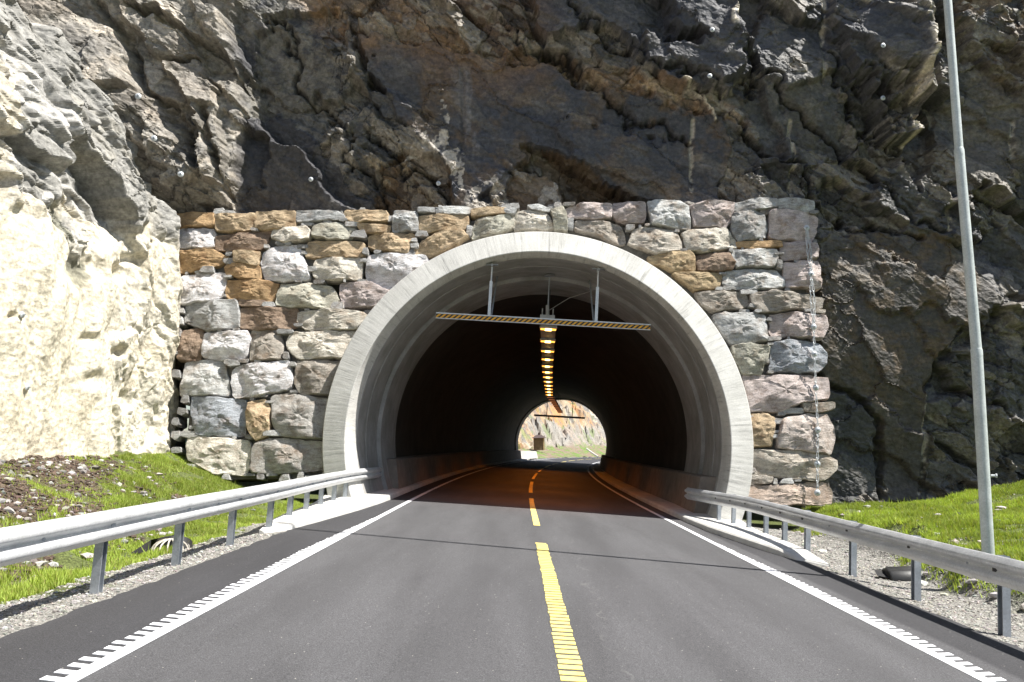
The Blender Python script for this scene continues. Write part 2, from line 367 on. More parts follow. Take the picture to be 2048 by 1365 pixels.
# painted lines, children of the road
PV = .009
def paintbox(mb, u0, u1, y0, y1, sk=0.):
    V = [F(u0, y0, PV), F(u1, y0 + sk, PV), F(u1, y1 + sk, PV), F(u0, y1, PV)]
    V += [F(u0, y0, .0045), F(u1, y0 + sk, .0045), F(u1, y1 + sk, .0045), F(u0, y1, .0045)]
    mb.add(V, [(0, 1, 2, 3), (4, 5, 1, 0), (5, 6, 2, 1), (6, 7, 3, 2), (7, 4, 0, 3)])
for side, u0 in ((-1, -2.83), (1, 3.93)):
    mb = MB(); y = -20.; lo = 17.5 if side < 0 else 16.5
    uo = lambda y: float(cc(y)) - .51
    while y < 200:
        st = .165 if y < 20 else 1.0
        a = u0 - .055 + uo(y); paintbox(mb, a, a + .11, y, y + st)
        if y < lo:
            wob = random.uniform(-.012, .012); w_ = .13 * min(1, (lo - y) / 6 + .15)
            if side < 0: paintbox(mb, a - w_ + wob, a, y + .02, y + .02 + .085, -.02)
            else: paintbox(mb, a + .11, a + .11 + w_ + wob, y + .03, y + .03 + .085, .05)
        y += st
    mb.build('edge_line', M['white_paint'], road)['label'] = ('white toothed edge line on the left side of the road' if side < 0 else 'white toothed edge line on the right side of the road')
s = 15.0 - 12 * 3 + 12 * 0
k = 0
ends = [(6.0 + 12 * i, 15.0 + 12 * i) for i in range(-4, 16)]
for a, b in ends:
    if b < 19: 
        y = a
        nb = int(9 / .162)
        for i in range(nb):
            if b < 3 : break
            mb = MB(); u = .51 + random.uniform(-.008, .008); paintbox(mb, u - .095, u + .095, y, y + .108 + random.uniform(-.01, .01)); y += .162
            mb.build('paint_bar', M['yellow_paint'], road)
        if b < 3: continue
    else:
        mb = MB(); y = a
        while y < b - .01:
            u = float(cc(y)); mb.add([F(u - .07, y, PV), F(u + .07, y, PV), F(float(cc(y + 1)) + .07, min(y + 1, b), PV), F(float(cc(y + 1)) - .07, min(y + 1, b), PV)], [(0, 1, 2, 3)]); y += 1
        mb.build('yellow_dash', M['yellow_paint'], road)

# ================================================================ CLIFF
def build_cliff():
    dx = .027
    xv = np.concatenate([np.arange(-14, 15.8, dx), np.linspace(16, 40, 50)]); zv = np.concatenate([np.arange(-.6, 15.6, dx), np.linspace(15.8, 24, 24)])
    X, Z = np.meshgrid(xv, zv); Y0 = 23.25 + np.zeros_like(X)
    PX, PY = proj(X, Y0, Z)
    wx = PX + fbm(X * .8, Z * .8, 41, 5, .6) * 34; wy = PY + fbm(X * .8, Z * .8, 47, 5, .6) * 34
    def reg(poly, soft=0): return inpoly(wx, wy, poly).astype(float)
    # roughness map
    slab_c = reg([(735, 90), (900, 115), (1060, 140), (1200, 175), (1430, 250), (1445, 420), (1290, 400), (1200, 365), (1140, 335), (1060, 285), (1050, 330), (1010, 365), (935, 420), (905, 390), (880, 330), (800, 250)])
    slab_u = reg([(1000, -60), (1440, -60), (1480, 60), (1480, 150), (1440, 205), (1350, 185), (1290, 145), (1230, 95), (1110, 80), (1070, 40)])
    slab_d = reg([(480, 260), (560, 235), (690, 330), (730, 430), (470, 450)])
    slab_r = reg([(1635, 470), (1720, 440), (1850, 450), (1960, 500), (1995, 600), (1870, 760), (1870, 1010), (1650, 1010), (1640, 740)])
    slab_r2 = reg([(1480, 0), (1790, -60), (1800, 120), (1730, 110), (1640, 130), (1560, 110), (1500, 130)])
    rub = 1 - .78 * np.maximum.reduce([slab_c, slab_u, slab_d, slab_r * .95]) - .35 * slab_r2
    rub = rub * np.where(facets(X / 2.6 + fbm(X * .7, Z * .7, 2, 3), Z / 1.9 + fbm(X * .7, Z * .7, 8, 3), 950)[2] > .5, 1., .3)
    right = sstep(1380, 1480, wx)
    left = sstep(760, 700, wx)
    a1 = rotc(X, Z, -33, 1 / 3.6, 1 / 1.6); h1, e1, c1 = facets(a1[0] + fbm(X * .5, Z * .5, 5, 6, .6) * .45, a1[1] + fbm(X * .5, Z * .5, 7, 6, .6) * .45, 100)
    a2 = rotc(X, Z, -38, 1 / 1.5, 1 / .62); h2, e2, c2 = facets(a2[0] + fbm(X, Z, 15, 5, .6) * .28, a2[1] + fbm(X, Z, 17, 5, .6) * .28, 200)
    a3 = rotc(X, Z, -28, 1 / .55, 1 / .27); h3, e3, c3 = facets(a3[0] + fbm(X * 2, Z * 2, 25, 4) * .22, a3[1] + fbm(X * 2, Z * 2, 27, 4) * .22, 300)
    a4 = rotc(X, Z, -45, 1 / .2, 1 / .1); h4, e4, c4 = facets(a4[0], a4[1], 400)
    # left region: steeper columnar rubble
    b2 = rotc(X, Z, 62, 1 / 1.3, 1 / .7); g2, f2, d2 = facets(b2[0] + fbm(X, Z, 31, 5, .6) * .3, b2[1] + fbm(X, Z, 33, 5, .6) * .3, 500)
    H2 = np.where(left > .5, g2, h2); E2 = np.where(left > .5, f2, e2)
    d = .62 * h1 * (1 - .65 * slab_c - .65 * slab_r) + .37 * H2 * rub
    d += fbm(X * .25, Z * .25, 61, 2) * .5
    fo = rotc(X, Z, -36, 1.2, 9.); fine = np.abs(fbm(fo[0], fo[1], 71, 4, .6)) * .035 * (.25 + rub)
    dgm = 0
    fine = fine - .08 * sstep(.03, 0., E2) * rub + .06 * sstep(.02, 0, e1) + .03 * sstep(.04, 0, e3) * rub
    # hand placed masses (photograph coordinates on the face)
    d += .22 * slab_c + .55 * slab_u + .15 * slab_d + .25 * slab_r
    rec = reg([(1048, 280), (1150, 330), (1260, 392), (1300, 430), (985, 430), (1045, 345)]); d -= .3 * rec
    rec2 = reg([(800, 300), (880, 335), (915, 400), (935, 430), (720, 440), (760, 330)]); d -= .25 * rec2
    # prows with lit right faces
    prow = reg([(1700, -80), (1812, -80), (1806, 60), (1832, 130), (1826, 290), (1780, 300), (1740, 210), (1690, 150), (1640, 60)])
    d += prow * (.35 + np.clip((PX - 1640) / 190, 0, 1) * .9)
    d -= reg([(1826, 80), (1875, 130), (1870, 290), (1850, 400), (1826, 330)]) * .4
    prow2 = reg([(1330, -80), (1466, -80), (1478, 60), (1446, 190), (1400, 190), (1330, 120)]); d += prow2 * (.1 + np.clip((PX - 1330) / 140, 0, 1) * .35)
    d += reg([(1500, 380), (1700, 400), (1650, 480), (1500, 470)]) * .15
    lr = reg([(1868, 760), (2010, 600), (2120, 560), (2120, 1010), (1868, 1010)]); d += lr * .22
    d -= sstep(14, 0, sdseg(wx, wy, [(1868, 770), (1950, 690), (2000, 610), (2050, 590)])) * .3
    d -= sstep(10, 0, sdseg(wx, wy, [(1640, 740), (1720, 800), (1760, 870), (1790, 1000)])) * .35
    # left mass coming forward towards the bank (sunlit blocks)
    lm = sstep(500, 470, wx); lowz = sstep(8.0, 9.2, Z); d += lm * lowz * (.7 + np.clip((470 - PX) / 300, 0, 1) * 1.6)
    blk = [([(265, 40), (330, 25), (480, 80), (510, 150), (500, 200), (470, 130), (330, 90)], .55),
           ([(300, 85), (400, 100), (470, 150), (430, 180), (360, 165), (290, 110)], .1),
           ([(305, 100), (410, 125), (430, 175), (370, 175), (320, 140)], .4),
           ([(180, 110), (300, 150), (345, 230), (300, 245), (230, 240), (150, 120)], .45),
           ([(290, 160), (345, 250), (420, 380), (380, 400), (300, 330), (270, 250)], .25),
           ([(380, 180), (430, 180), (470, 330), (475, 400), (430, 380), (400, 250)], .45),
           ([(430, 190), (500, 180), (510, 130), (520, 210), (500, 260), (480, 240)], .3)]
    for p, a in blk: d += reg(p) * a
    d -= sstep(9, 0, sdseg(wx, wy, [(250, 80), (330, 180), (380, 270), (410, 350)])) * .4
    d -= sstep(12, 0, sdseg(wx, wy, [(420, 260), (450, 330), (478, 410)])) * .5
    d -= reg([(478, 170), (560, 60), (700, 40), (735, 200), (640, 260), (520, 240)]) * .25
    # drill traces
    diag = [[(1430, 240), (1560, 330), (1650, 420), (1850, 470)], [(1480, 150), (1600, 250), (1760, 380), (1900, 460)], [(1000, 60), (1150, 150), (1300, 260), (1380, 300)], [(1120, 0), (1290, 140), (1440, 200)], [(1640, 120), (1700, 260), (1830, 300)], [(740, 260), (840, 330), (900, 400)], [(560, 60), (640, 200), (720, 330), (760, 420)]]
    dgm = np.zeros_like(X)
    for pl in diag:
        qd = sdseg(PX + fbm(X * 1.3, Z * 1.3, 301, 5, .6) * 40, PY + fbm(X * 1.3, Z * 1.3, 307, 5, .6) * 40, pl); dgm = np.maximum(dgm, sstep(5, 1.5, qd)); d -= .28 * np.clip(sdseg(PX + fbm(X * 1.3, Z * 1.3, 301, 5, .6) * 40, PY + fbm(X * 1.3, Z * 1.3, 307, 5, .6) * 40, pl) * -.12 + 1, 0, 1)
    for (u, v0, v1) in ((1380, 250, 385), (1868, 790, 990), (2005, 560, 990), (1576, 250, 400), (1637, 0, 180), (1897, 330, 460), (2030, 240, 330), (925, 150, 300)):
        q = sdseg(PX + vn(Z * 3, Z * 0 + u, 5) * 5, PY, [(u, v0), (u, v1)]); d -= sstep(6, 0, q) * .09
    d += np.where(X > 8, .08, .08) * np.clip(Z - 8.2, -8, 20) - .1      # the whole face overhangs
    d = blur(d, 1) + fine + .1 * h3 * rub + .035 * h4 * (.2 + .8 * rub) + fbm(X * 2.2, Z * 2.2, 63, 6, .6) * (.02 + .055 * rub)
    # ---------- colours
    def mixc(c, new, wt): return c + (np.array(new) - c) * np.clip(wt, 0, 1)[..., None]
    n1 = fbm(X * .9, Z * .9, 81, 5) ; n2 = fbm(X * 3.1, Z * 3.1, 85, 5, .6); n3 = fbm(X * .35, Z * .35, 88, 4)
    st = fbm(X * 4.5, Z * .5, 91, 4, .6)
    vnz = fbm(fo[0] * .5, fo[1] * .25, 95, 5, .6)
    c = np.zeros(X.shape + (3,)) + np.array([.078, .077, .077])
    c = mixc(c, (.115, .1, .078), sstep(.05, .4, n1 + n2 * .4) * .7)
    c = mixc(c, (.055, .055, .06), sstep(.0, .3, n3 - n1 * .3 + .05))
    c = mixc(c, (.15, .14, .12), left * sstep(-.3, .2, n2) * .8)
    dk = np.maximum.reduce([slab_c, slab_u, slab_d * 1., slab_r2 * .8]); c = mixc(c, (.05, .051, .06), dk * .85)
    c = mixc(c, (.045, .044, .048), slab_d * .8)
    c = mixc(c, (.1, .07, .045), slab_c * sstep(.02, .35, n1 + n2 * .5) * .7)
    c = mixc(c, (.062, .054, .045), slab_r * .8); c = mixc(c, (.1, .072, .045), slab_r * sstep(.0, .35, n2 + .1) * sstep(330, 60, sdseg(PX, PY, [(1780, 520), (1800, 620)])) * .8)
    c = mixc(c, (.045, .048, .05), reg([(1640, 730), (1740, 790), (1790, 1010), (1640, 1010)]) * .8)
    c = mixc(c, (.12, .118, .11), reg([(1480, 420), (1850, 380), (1900, 470), (1700, 440), (1640, 500)]) * .5 + lr * .45)
    # tan vein band
    vb = sdseg(wx, wy, [(600, -20), (700, 40), (860, 75), (960, 115), (1060, 125), (1180, 150), (1300, 175), (1420, 235), (1480, 250)])
    wv = np.interp(PX, [600, 760, 900, 1100, 1300, 1480], [55, 60, 45, 22, 26, 16])
    c = mixc(c, (.2, .125, .07), sstep(1.25, .55, vb / wv) * (.5 + .5 * sstep(-.3, .2, n2)))
    c = mixc(c, (.33, .24, .15), sstep(.55, .15, vb / wv) * sstep(-.05, .2, n2 + vnz) * .9)
    c = mixc(c, (.14, .085, .05), sstep(150, 60, sdseg(wx, wy, [(920, 90), (1000, 90)])) * .6)
    c = mixc(c, (.12, .08, .045), np.maximum(rec, rec2) * .8)
    c = mixc(c, (.3, .25, .18), sstep(.03, .12, n2 + .25 * st) * reg([(740, 300), (860, 330), (930, 430), (760, 440)]) * .7)
    wp = reg([(868, 205), (885, 200), (905, 260), (900, 300), (930, 380), (900, 370), (880, 325), (845, 330), (820, 320), (850, 290), (872, 262)])
    c = mixc(c, (.42, .38, .33), np.maximum(wp, reg([(930, 385), (1000, 345), (1040, 420), (940, 425)]) * .8, ) * sstep(-.12, .02, n2 + .1) * .95)
    c = mixc(c, (.4, .37, .33), reg([(1110, 345), (1150, 370), (1160, 420), (1060, 425)]) * sstep(-.02, .06, n2) * .7)
    c = mixc(c, (.14, .135, .14), sstep(30, 5, sdseg(PX, PY, [(925, 160), (945, 300)])) * sstep(-.1, .2, st) * .7)
    for (u, v0, v1) in ((1380, 250, 385), (1868, 790, 990), (1637, 0, 180), (1897, 330, 460), (2030, 240, 330), (1576, 250, 400)):
        q = sdseg(PX + vn(Z * 3, Z * 0 + u, 5) * 5, PY, [(u, v0), (u, v1)]); c = mixc(c, (.42, .38, .31), sstep(6, 2.5, q) * sstep(-.25, 0, n2) * .8)
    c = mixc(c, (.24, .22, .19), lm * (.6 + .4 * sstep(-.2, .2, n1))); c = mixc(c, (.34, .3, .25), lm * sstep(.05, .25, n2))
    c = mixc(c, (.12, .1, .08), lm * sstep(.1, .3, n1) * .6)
    c = mixc(c, (.3, .2, .11), sstep(60, 10, sdseg(wx, wy, [(1940, 0), (2048, 30)])) * sstep(-.1, .1, n2) * .8)
    c = mixc(c, (.13, .085, .05), sstep(90, 30, sdseg(wx, wy, [(2010, 130), (2048, 140)])) * .6)
    c = mixc(c, (.22, .2, .17), sstep(.74, .8, c2) * rub * .6); c = mixc(c, (.19, .17, .145), sstep(.7, .75, c3) * rub * .6); c = mixc(c, (.045, .043, .043), sstep(.25, .2, c3) * rub * .5)
    c = mixc(c, (.28, .25, .21), sstep(.2, .32, vnz) * rub * .55)
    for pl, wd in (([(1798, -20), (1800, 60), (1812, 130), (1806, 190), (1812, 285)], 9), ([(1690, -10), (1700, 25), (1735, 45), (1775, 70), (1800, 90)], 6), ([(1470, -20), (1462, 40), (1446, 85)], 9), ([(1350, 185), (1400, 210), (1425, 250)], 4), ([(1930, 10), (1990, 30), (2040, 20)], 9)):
        q = sdseg(PX + fbm(X * 5, Z * 5, 7, 3) * 9, PY, pl); c = mixc(c, (.5, .44, .35), sstep(wd, wd * .35, q) * sstep(-.3, .0, n2)); d += sstep(wd * 2.2, 0, q) * .16  # sunlit prow edges painted into the rock colour as pale strips, slightly raised
    c = mixc(c, (.018, .018, .018), dgm * .8)
    c = mixc(c, (.02, .02, .02), sstep(.05, 0, E2) * rub * .5)
    Yd = Y0 - d
    V = np.stack([X, Yd, Z], -1).reshape(-1, 3); nx = len(xv); f = gridf(nx, len(zv))
    # faces hidden behind the stone wall are left out, as is the tunnel bore
    xm = X.ravel()[f[:, 0]]; zm = Z.ravel()[f[:, 0]]
    keep = ~((xm > -9.3) & (xm < 7.9) & (zm < 7.7))
    f = f[keep]; used = np.unique(f); mp = np.full(len(V), -1); mp[used] = np.arange(len(used))
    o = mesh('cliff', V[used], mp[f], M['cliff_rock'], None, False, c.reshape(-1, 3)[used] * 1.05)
    tag(o, 'dark fractured rock cliff above the tunnel mouth', None, None, 'structure')
    return xv, zv, Yd
cxv, czv, cYd = build_cliff()
def cliff_pt(u, v):
    """point on the built rock face seen at photograph position (u,v)"""
    d = ray(u, v)
    for s_ in np.arange(17, 27, .01):
        p = CAM + d * (s_ / d[1])
        i = min(max(np.searchsorted(cxv, p[0]), 1), len(cxv) - 1); j = min(max(np.searchsorted(czv, p[2]), 1), len(czv) - 1)
        if p[1] >= cYd[j, i]: break
    i0, i1, j0, j1 = max(i - 9, 0), min(i + 9, len(cxv) - 1), max(j - 9, 0), min(j + 9, len(czv) - 1)
    p[1] = cYd[j0:j1 + 1, i0:i1 + 1].min() + .03
    return p
# hill over the tunnel
mb = MB(); xsh = np.linspace(-60, 70, 40); ysh = [24.6, 28, 36, 48, 62, 76, 86, 91.5]; V = []
for y, h in zip(ysh, [22, 25, 28, 28, 22, 14, 8.5, 7.4]):
    for x in xsh: V.append((x, y, h + 1 * float(fbm(np.array(x * .1), np.array(y * .1), 5))))
hill = mesh('hill', np.array(V), gridf(len(xsh), len(ysh)), M['dark_fill'], None, True); tag(hill, 'rocky hill above the tunnel', None, None, 'structure')

# ================================================================ LEFT ROCK BANK
def build_bank():
    yv = np.concatenate([np.linspace(-30, 7, 50), np.arange(7.3, 23.6, .026)]); zv = np.concatenate([np.arange(.2, 15.5, .03), np.linspace(16, 24, 12)])
    Yg, Z = np.meshgrid(yv, zv)
    lean = .125 * np.maximum(0, Z - 6) ** 1.72
    X0 = -9.0 - lean + .02 * (21 - Yg) * 0 - .8 * sstep(12, -5, Yg)
    PX, PY = proj(X0, np.maximum(Yg, 3), Z)
    spr = sstep(0, 90, PY - np.interp(PX, [-200, 0, 80, 150, 230, 300, 400], [300, 330, 400, 450, 430, 440, 450]) + fbm(Yg * .8, Z * .8, 3, 5) * 120)
    wy_, wz = Yg + fbm(Yg * .6, Z * .6, 13, 5, .6) * .5, Z + fbm(Yg * .6, Z * .6, 15, 5, .6) * .5
    a = rotc(wy_, wz, -52, 1 / 3.6, 1 / 2.); h1, e1, c1 = facets(*a, 600)
    a = rotc(wy_, wz, -60, 1 / 1.1, 1 / .45); h2, e2, c2 = facets(*a, 700)
    a = rotc(wy_, wz, -40, 1 / .4, 1 / .2); h3, e3, c3 = facets(*a, 800)
    rk = 1 - spr
    edge = sstep(18.2, 19.6, Yg + fbm(Z, Z * 0, 4, 3) * 1.2)          # bare rock rib next to the wall
    rk = np.maximum(rk, edge * .3)
    d = h1 * .85 * rk + h2 * .22 * rk + h3 * .06 * rk + fbm(Yg * 2.5, Z * 2.5, 33, 5) * .07 * (.12 + rk)
    d += fbm(Yg * .5, Z * .22, 35, 4) * .75 * (.5 + .5 * spr) + fbm(Yg * 14, Z * 14, 36, 2) * .012
    d -= .15 * sstep(.05, 0, e2) * rk
    # hollows in the sprayed concrete
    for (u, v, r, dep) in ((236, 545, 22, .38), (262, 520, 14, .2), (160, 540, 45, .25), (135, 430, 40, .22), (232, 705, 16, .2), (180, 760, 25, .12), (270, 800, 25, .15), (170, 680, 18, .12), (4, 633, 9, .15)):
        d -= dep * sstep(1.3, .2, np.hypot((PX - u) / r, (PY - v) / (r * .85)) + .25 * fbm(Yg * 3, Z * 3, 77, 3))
    d = blur(d, 1) + h3 * .07 * rk + fbm(Yg * 3, Z * 3, 233, 5) * .05 * rk + (1 - rk) * fbm(Yg * 9, Z * 9, 240, 3) * .012
    X = X0 + d
    X = np.where((Yg > 17) & (Z < 8.6), np.minimum(X, -8.66 * Yg / 21.3 + fbm(Z * 1.3, Z * 0 + Yg * .8, 61, 5) * .25), X)
    n1 = fbm(Yg * 1.2, Z * 1.2, 51, 5); n2 = fbm(Yg * 4, Z * 4, 55, 5, .6)
    def mixc(c, new, wt): return c + (np.array(new) - c) * np.clip(wt, 0, 1)[..., None]
    c = np.zeros(X.shape + (3,)) + np.array([.34, .33, .31])
    c = mixc(c, (.2, .195, .18), sstep(.1, .4, n1)); c = mixc(c, (.42, .37, .27), sstep(.0, .3, -n1 + n2 * .3) * .6)
    c = mixc(c, (.2, .195, .18), (c1 > .72) * .8 * rk)
    c = mixc(c, (.57, .52, .41), spr * (1 - edge * .4)); c = mixc(c, (.5, .44, .33), spr * sstep(0, .35, n1) * .6)
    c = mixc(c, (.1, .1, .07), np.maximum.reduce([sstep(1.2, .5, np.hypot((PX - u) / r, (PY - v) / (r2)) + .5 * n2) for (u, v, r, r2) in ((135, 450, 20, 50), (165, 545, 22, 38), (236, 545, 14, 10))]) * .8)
    V = np.stack([X, Yg, Z], -1).reshape(-1, 3)
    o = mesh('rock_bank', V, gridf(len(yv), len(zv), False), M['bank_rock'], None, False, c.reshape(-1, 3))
    tag(o, 'pale sunlit rock bank with sprayed concrete left of the wall', None, None, 'structure')
    return X, yv, zv
bX, byv, bzv = build_bank()
def bank_pt(u, v):
    d = ray(u, v)
    for s_ in np.arange(8, 22.5, .01):
        p = CAM + d * (s_ / d[1]); i = np.searchsorted(byv, p[1]); j = np.searchsorted(bzv, p[2])
        if i >= len(byv) or j >= len(bzv): break
        if p[0] <= bX[j, i]: break
    return p

# ================================================================ STONE WALL
BAT = R(9); WN = np.array([0, -math.cos(BAT), math.sin(BAT)]); W0 = np.array([0, 21.42, 0.])
WR = np.array([1., 0, 0]); WU = np.array([0, math.sin(BAT), math.cos(BAT)])
TAN, ORG, BRN, WHT, GRY, CRM, PNK, TAU, BLU, OLV = (.5, .37, .22), (.47, .3, .14), (.27, .19, .13), (.62, .6, .6), (.37, .37, .36), (.6, .55, .46), (.5, .42, .39), (.35, .31, .26), (.31, .33, .36), (.42, .4, .32)
A = [((28,112),(205,110),(208,172),(25,175),'ORG'),((212,118),(405,110),(402,155),(390,186),(215,196),'TAN'),((398,104),(595,98),(590,182),(440,188),(396,178),'TAN'),
((600,98),(790,100),(820,125),(815,135),(650,150),(597,150),'GRY'),((825,96),(1020,102),(1022,148),(880,155),(824,140),'TAN'),((1052,98),(1165,98),(1172,195),(1045,200),'GRY'),
((20,180),(205,182),(205,268),(150,275),(25,265),'WHT'),((212,210),(475,190),(440,275),(300,288),(215,288),'BRN'),((485,185),(640,170),(662,190),(655,235),(540,250),(475,225),'CRM'),
((680,165),(790,152),(875,185),(860,235),(750,240),(665,215),'OLV'),((882,160),(1035,168),(1030,200),(905,200),'TAN'),
((35,285),(200,280),(280,318),(240,350),(150,375),(38,392),'ORG'),((305,292),(425,292),(415,358),(300,340),'TAN'),((440,285),(510,262),(610,260),(640,330),(662,420),(520,430),(445,425),(425,350),'WHT'),
((650,250),(690,240),(912,245),(908,310),(830,318),(640,318),'TAN'),((255,362),(295,345),(425,362),(430,420),(330,415),(265,400),'ORG'),((680,325),(905,320),(895,425),(700,420),(670,400),'CRM'),
((935,215),(960,202),(1150,205),(1150,225),(1115,305),(930,270),'TAN'),((930,320),(955,298),(1200,305),(1222,330),(1050,470),(1010,460),(915,420),'WHT'),
((25,420),(60,400),(255,390),(262,430),(235,515),(45,543),(15,470),'WHT'),((258,420),(400,418),(512,440),(480,522),(265,512),(255,440),'ORG'),((520,440),(640,438),(770,455),(795,520),(760,558),(490,545),'OLV'),
((800,435),(930,435),(1040,480),(980,550),(810,555),(795,480),'PNK'),((75,545),(150,525),(315,515),(325,560),(320,650),(180,662),(60,620),'GRY'),((325,555),(600,552),(590,655),(320,650),'BRN'),((330,517),(440,520),(440,546),(330,545),'BRN'),
((605,575),(690,562),(890,572),(940,590),(880,660),(640,662),(598,620),'CRM'),((60,655),(150,652),(155,700),(140,798),(35,803),(45,700),'BRN'),((160,675),(360,662),(375,700),(360,795),(200,797),(148,780),'WHT'),
((378,658),(525,652),(530,797),(370,805),(372,740),'TAU'),((560,665),(875,668),(865,720),(830,790),(600,795),(548,750),(548,700),'CRM'),((62,810),(150,798),(250,798),(280,930),(275,968),(40,968),'GRY2'),
((295,830),(560,798),(575,900),(560,940),(380,975),(290,978),(285,900),'WHT'),((590,803),(815,803),(790,880),(770,965),(610,960),(583,915),'TAU'),((100,972),(355,985),(360,1050),(355,1160),(120,1162),(95,1050),'BLU'),
((365,1005),(440,980),(470,1010),(470,1160),(400,1178),(362,1120),'TAN'),((475,965),(560,952),(750,985),(745,1100),(730,1168),(540,1168),(480,1110),'TAU2'),((80,1175),(120,1162),(370,1180),(378,1240),(360,1345),(200,1340),(78,1270),'CRM'),
((385,1200),(440,1170),(735,1180),(735,1320),(560,1335),(378,1335),'TAU2'),((0,110),(20,110),(22,128),(0,128),'BLU'),((2,132),(18,135),(16,172),(0,170),'GRY')]
B = [((-5,145),(120,145),(125,180),(60,178),(-5,176),'GRY'),((125,145),(180,150),(185,185),(130,190),'GRY'),((182,132),(370,135),(415,150),(380,190),(200,192),'GRY2'),((-10,205),(40,198),(385,198),(375,280),(350,325),(30,332),(-10,310),'TAN'),
((415,155),(500,142),(665,145),(665,185),(520,205),(410,205),'TAN'),((670,150),(760,148),(740,190),(670,185),'GRY'),((440,232),(700,200),(735,245),(730,310),(600,340),(410,390),(425,290),'OLV'),((745,165),(830,150),(980,175),(1020,200),(1045,305),(900,310),(750,305),(722,215),'CRM'),
((850,118),(930,112),(1020,150),(1010,175),(880,150),'GRY2'),((1025,160),(1130,135),(1145,180),(1160,250),(1158,315),(1050,310),(1045,230),'OLV'),((1148,135),(1230,135),(1250,108),(1500,110),(1512,150),(1500,220),(1430,235),(1190,220),(1150,190),'PNK'),
((1520,105),(1700,98),(1775,102),(1785,200),(1770,260),(1560,250),(1525,220),'PNK'),((1220,240),(1440,245),(1580,270),(1612,330),(1620,435),(1560,430),(1400,360),(1215,315),'TAU'),((20,400),(140,330),(345,330),(385,380),(200,480),(60,535),(-60,500),'TAN'),
((1165,230),(1205,230),(1205,300),(1165,290),'GRY'),((372,282),(412,292),(400,360),(370,350),'GRY')]
D_ = [((112,48),(150,42),(260,50),(295,75),(305,165),(250,165),(135,145),'GRY2'),((298,62),(370,48),(492,52),(485,110),(460,158),(318,160),(305,90),'PNK'),((495,60),(560,42),(665,38),(668,78),(520,95),(492,88),'GRY'),((675,40),(740,36),(828,48),(830,80),(810,95),(680,82),'GRY2'),
((480,100),(570,90),(620,110),(628,150),(625,205),(500,222),(482,180),(475,130),'GRY'),((632,88),(700,84),(820,98),(848,115),(845,180),(820,220),(760,215),(637,208),(634,130),'PNK'),((40,210),(60,165),(120,155),(230,168),(262,210),(265,255),(150,277),(35,230),'TAU3'),
((260,185),(300,168),(455,162),(500,225),(500,245),(350,268),(285,250),'CRM'),((505,222),(680,218),(685,240),(560,250),(508,240),'ORG'),((688,222),(842,225),(845,290),(700,300),(685,270),'PNK'),((120,285),(200,268),(300,265),(322,290),(320,345),(250,355),(130,310),'ORG2'),
((325,278),(470,268),(488,310),(480,340),(330,350),'BRN'),((480,258),(540,252),(665,255),(672,300),(660,325),(500,330),(482,290),'GRY2'),((445,348),(560,335),(665,335),(700,380),(695,418),(500,425),(438,405),'GRY2'),((700,310),(850,302),(862,418),(705,418),'PNK'),
((225,355),(432,352),(430,415),(320,430),(250,380),'ORG2'),((325,438),(400,432),(530,432),(560,480),(545,500),(400,522),(350,490),'TAU'),((558,445),(650,432),(720,438),(865,455),(862,500),(600,522),(560,480),'TAU'),((395,535),(450,522),(625,530),(630,640),(560,655),(470,658),(415,590),'GRY'),
((645,528),(740,520),(888,535),(888,590),(870,635),(640,620),'PNK'),((475,665),(550,658),(635,668),(632,700),(605,785),(520,788),(485,720),'OLV'),((650,650),(720,640),(850,650),(890,700),(888,740),(840,782),(640,772),(640,700),'BLU'),((520,790),(700,785),(890,795),(900,890),(780,910),(680,945),(550,945),'PNK'),
((780,912),(915,905),(915,930),(860,948),(790,945),'TAU'),((550,955),(630,950),(662,980),(655,1095),(555,1095),'TAN'),((700,970),(800,955),(880,952),(910,990),(928,1070),(900,1130),(800,1118),(665,1100),(672,1040),'PNK2'),((555,1105),(750,1110),(850,1120),(925,1150),(930,1190),(880,1240),(760,1235),(552,1210),'CRM2'),
((550,1215),(650,1225),(640,1250),(550,1260),'TAU'),((540,1265),(700,1255),(880,1245),(905,1280),(908,1335),(700,1345),(530,1320),'TAN2'),((822,508),(872,512),(870,525),(825,522),'TAU'),((672,300),(690,305),(690,335),(672,328),'GRY')]
COL = dict(TAN=TAN, ORG=ORG, BRN=BRN, WHT=WHT, GRY=GRY, CRM=CRM, PNK=PNK, TAU=TAU, BLU=BLU, OLV=OLV, GRY2=(.5, .5, .48), TAU2=(.36, .34, .31), TAU3=(.48, .43, .36), ORG2=(.42, .31, .17), PNK2=(.43, .37, .33), CRM2=(.45, .4, .33), TAN2=(.46, .36, .29))
polys = []
for L_, (ox, oy, s_) in ((A, (340, 380, 2.354)), (B, (840, 380, 3.938)), (D_, (1240, 380, 2.1326))):
    for st in L_: polys.append(([(ox + p[0] / s_, oy + p[1] / s_) for p in st[:-1]], COL[st[-1]]))
def towall(u, v):
    p = hitp(u, v, W0, WN) - W0; return np.array([p.dot(WR), p.dot(WU)])
def resample(poly, n, rnd_it=2):
    P = [np.array(p) for p in poly]
    for it in range(rnd_it):
        Q = []
        for i in range(len(P)):
            a, b = P[i], P[(i + 1) % len(P)]; c_ = .05 if it == 0 else .14; Q += [a + (b - a) * c_, a + (b - a) * (1 - c_)]
        P = Q
    P = np.array(P + [P[0]]); s_ = np.concatenate([[0], np.cumsum(np.linalg.norm(np.diff(P, axis=0), axis=1))])
    t_ = np.linspace(0, s_[-1], n + 1)[:-1]; return np.stack([np.interp(t_, s_, P[:, 0]), np.interp(t_, s_, P[:, 1])], 1)
wall = thing('stone_wall', (0.5, 21.8, .3), 'dry stone retaining wall of large split blocks around the arch', 'wall')
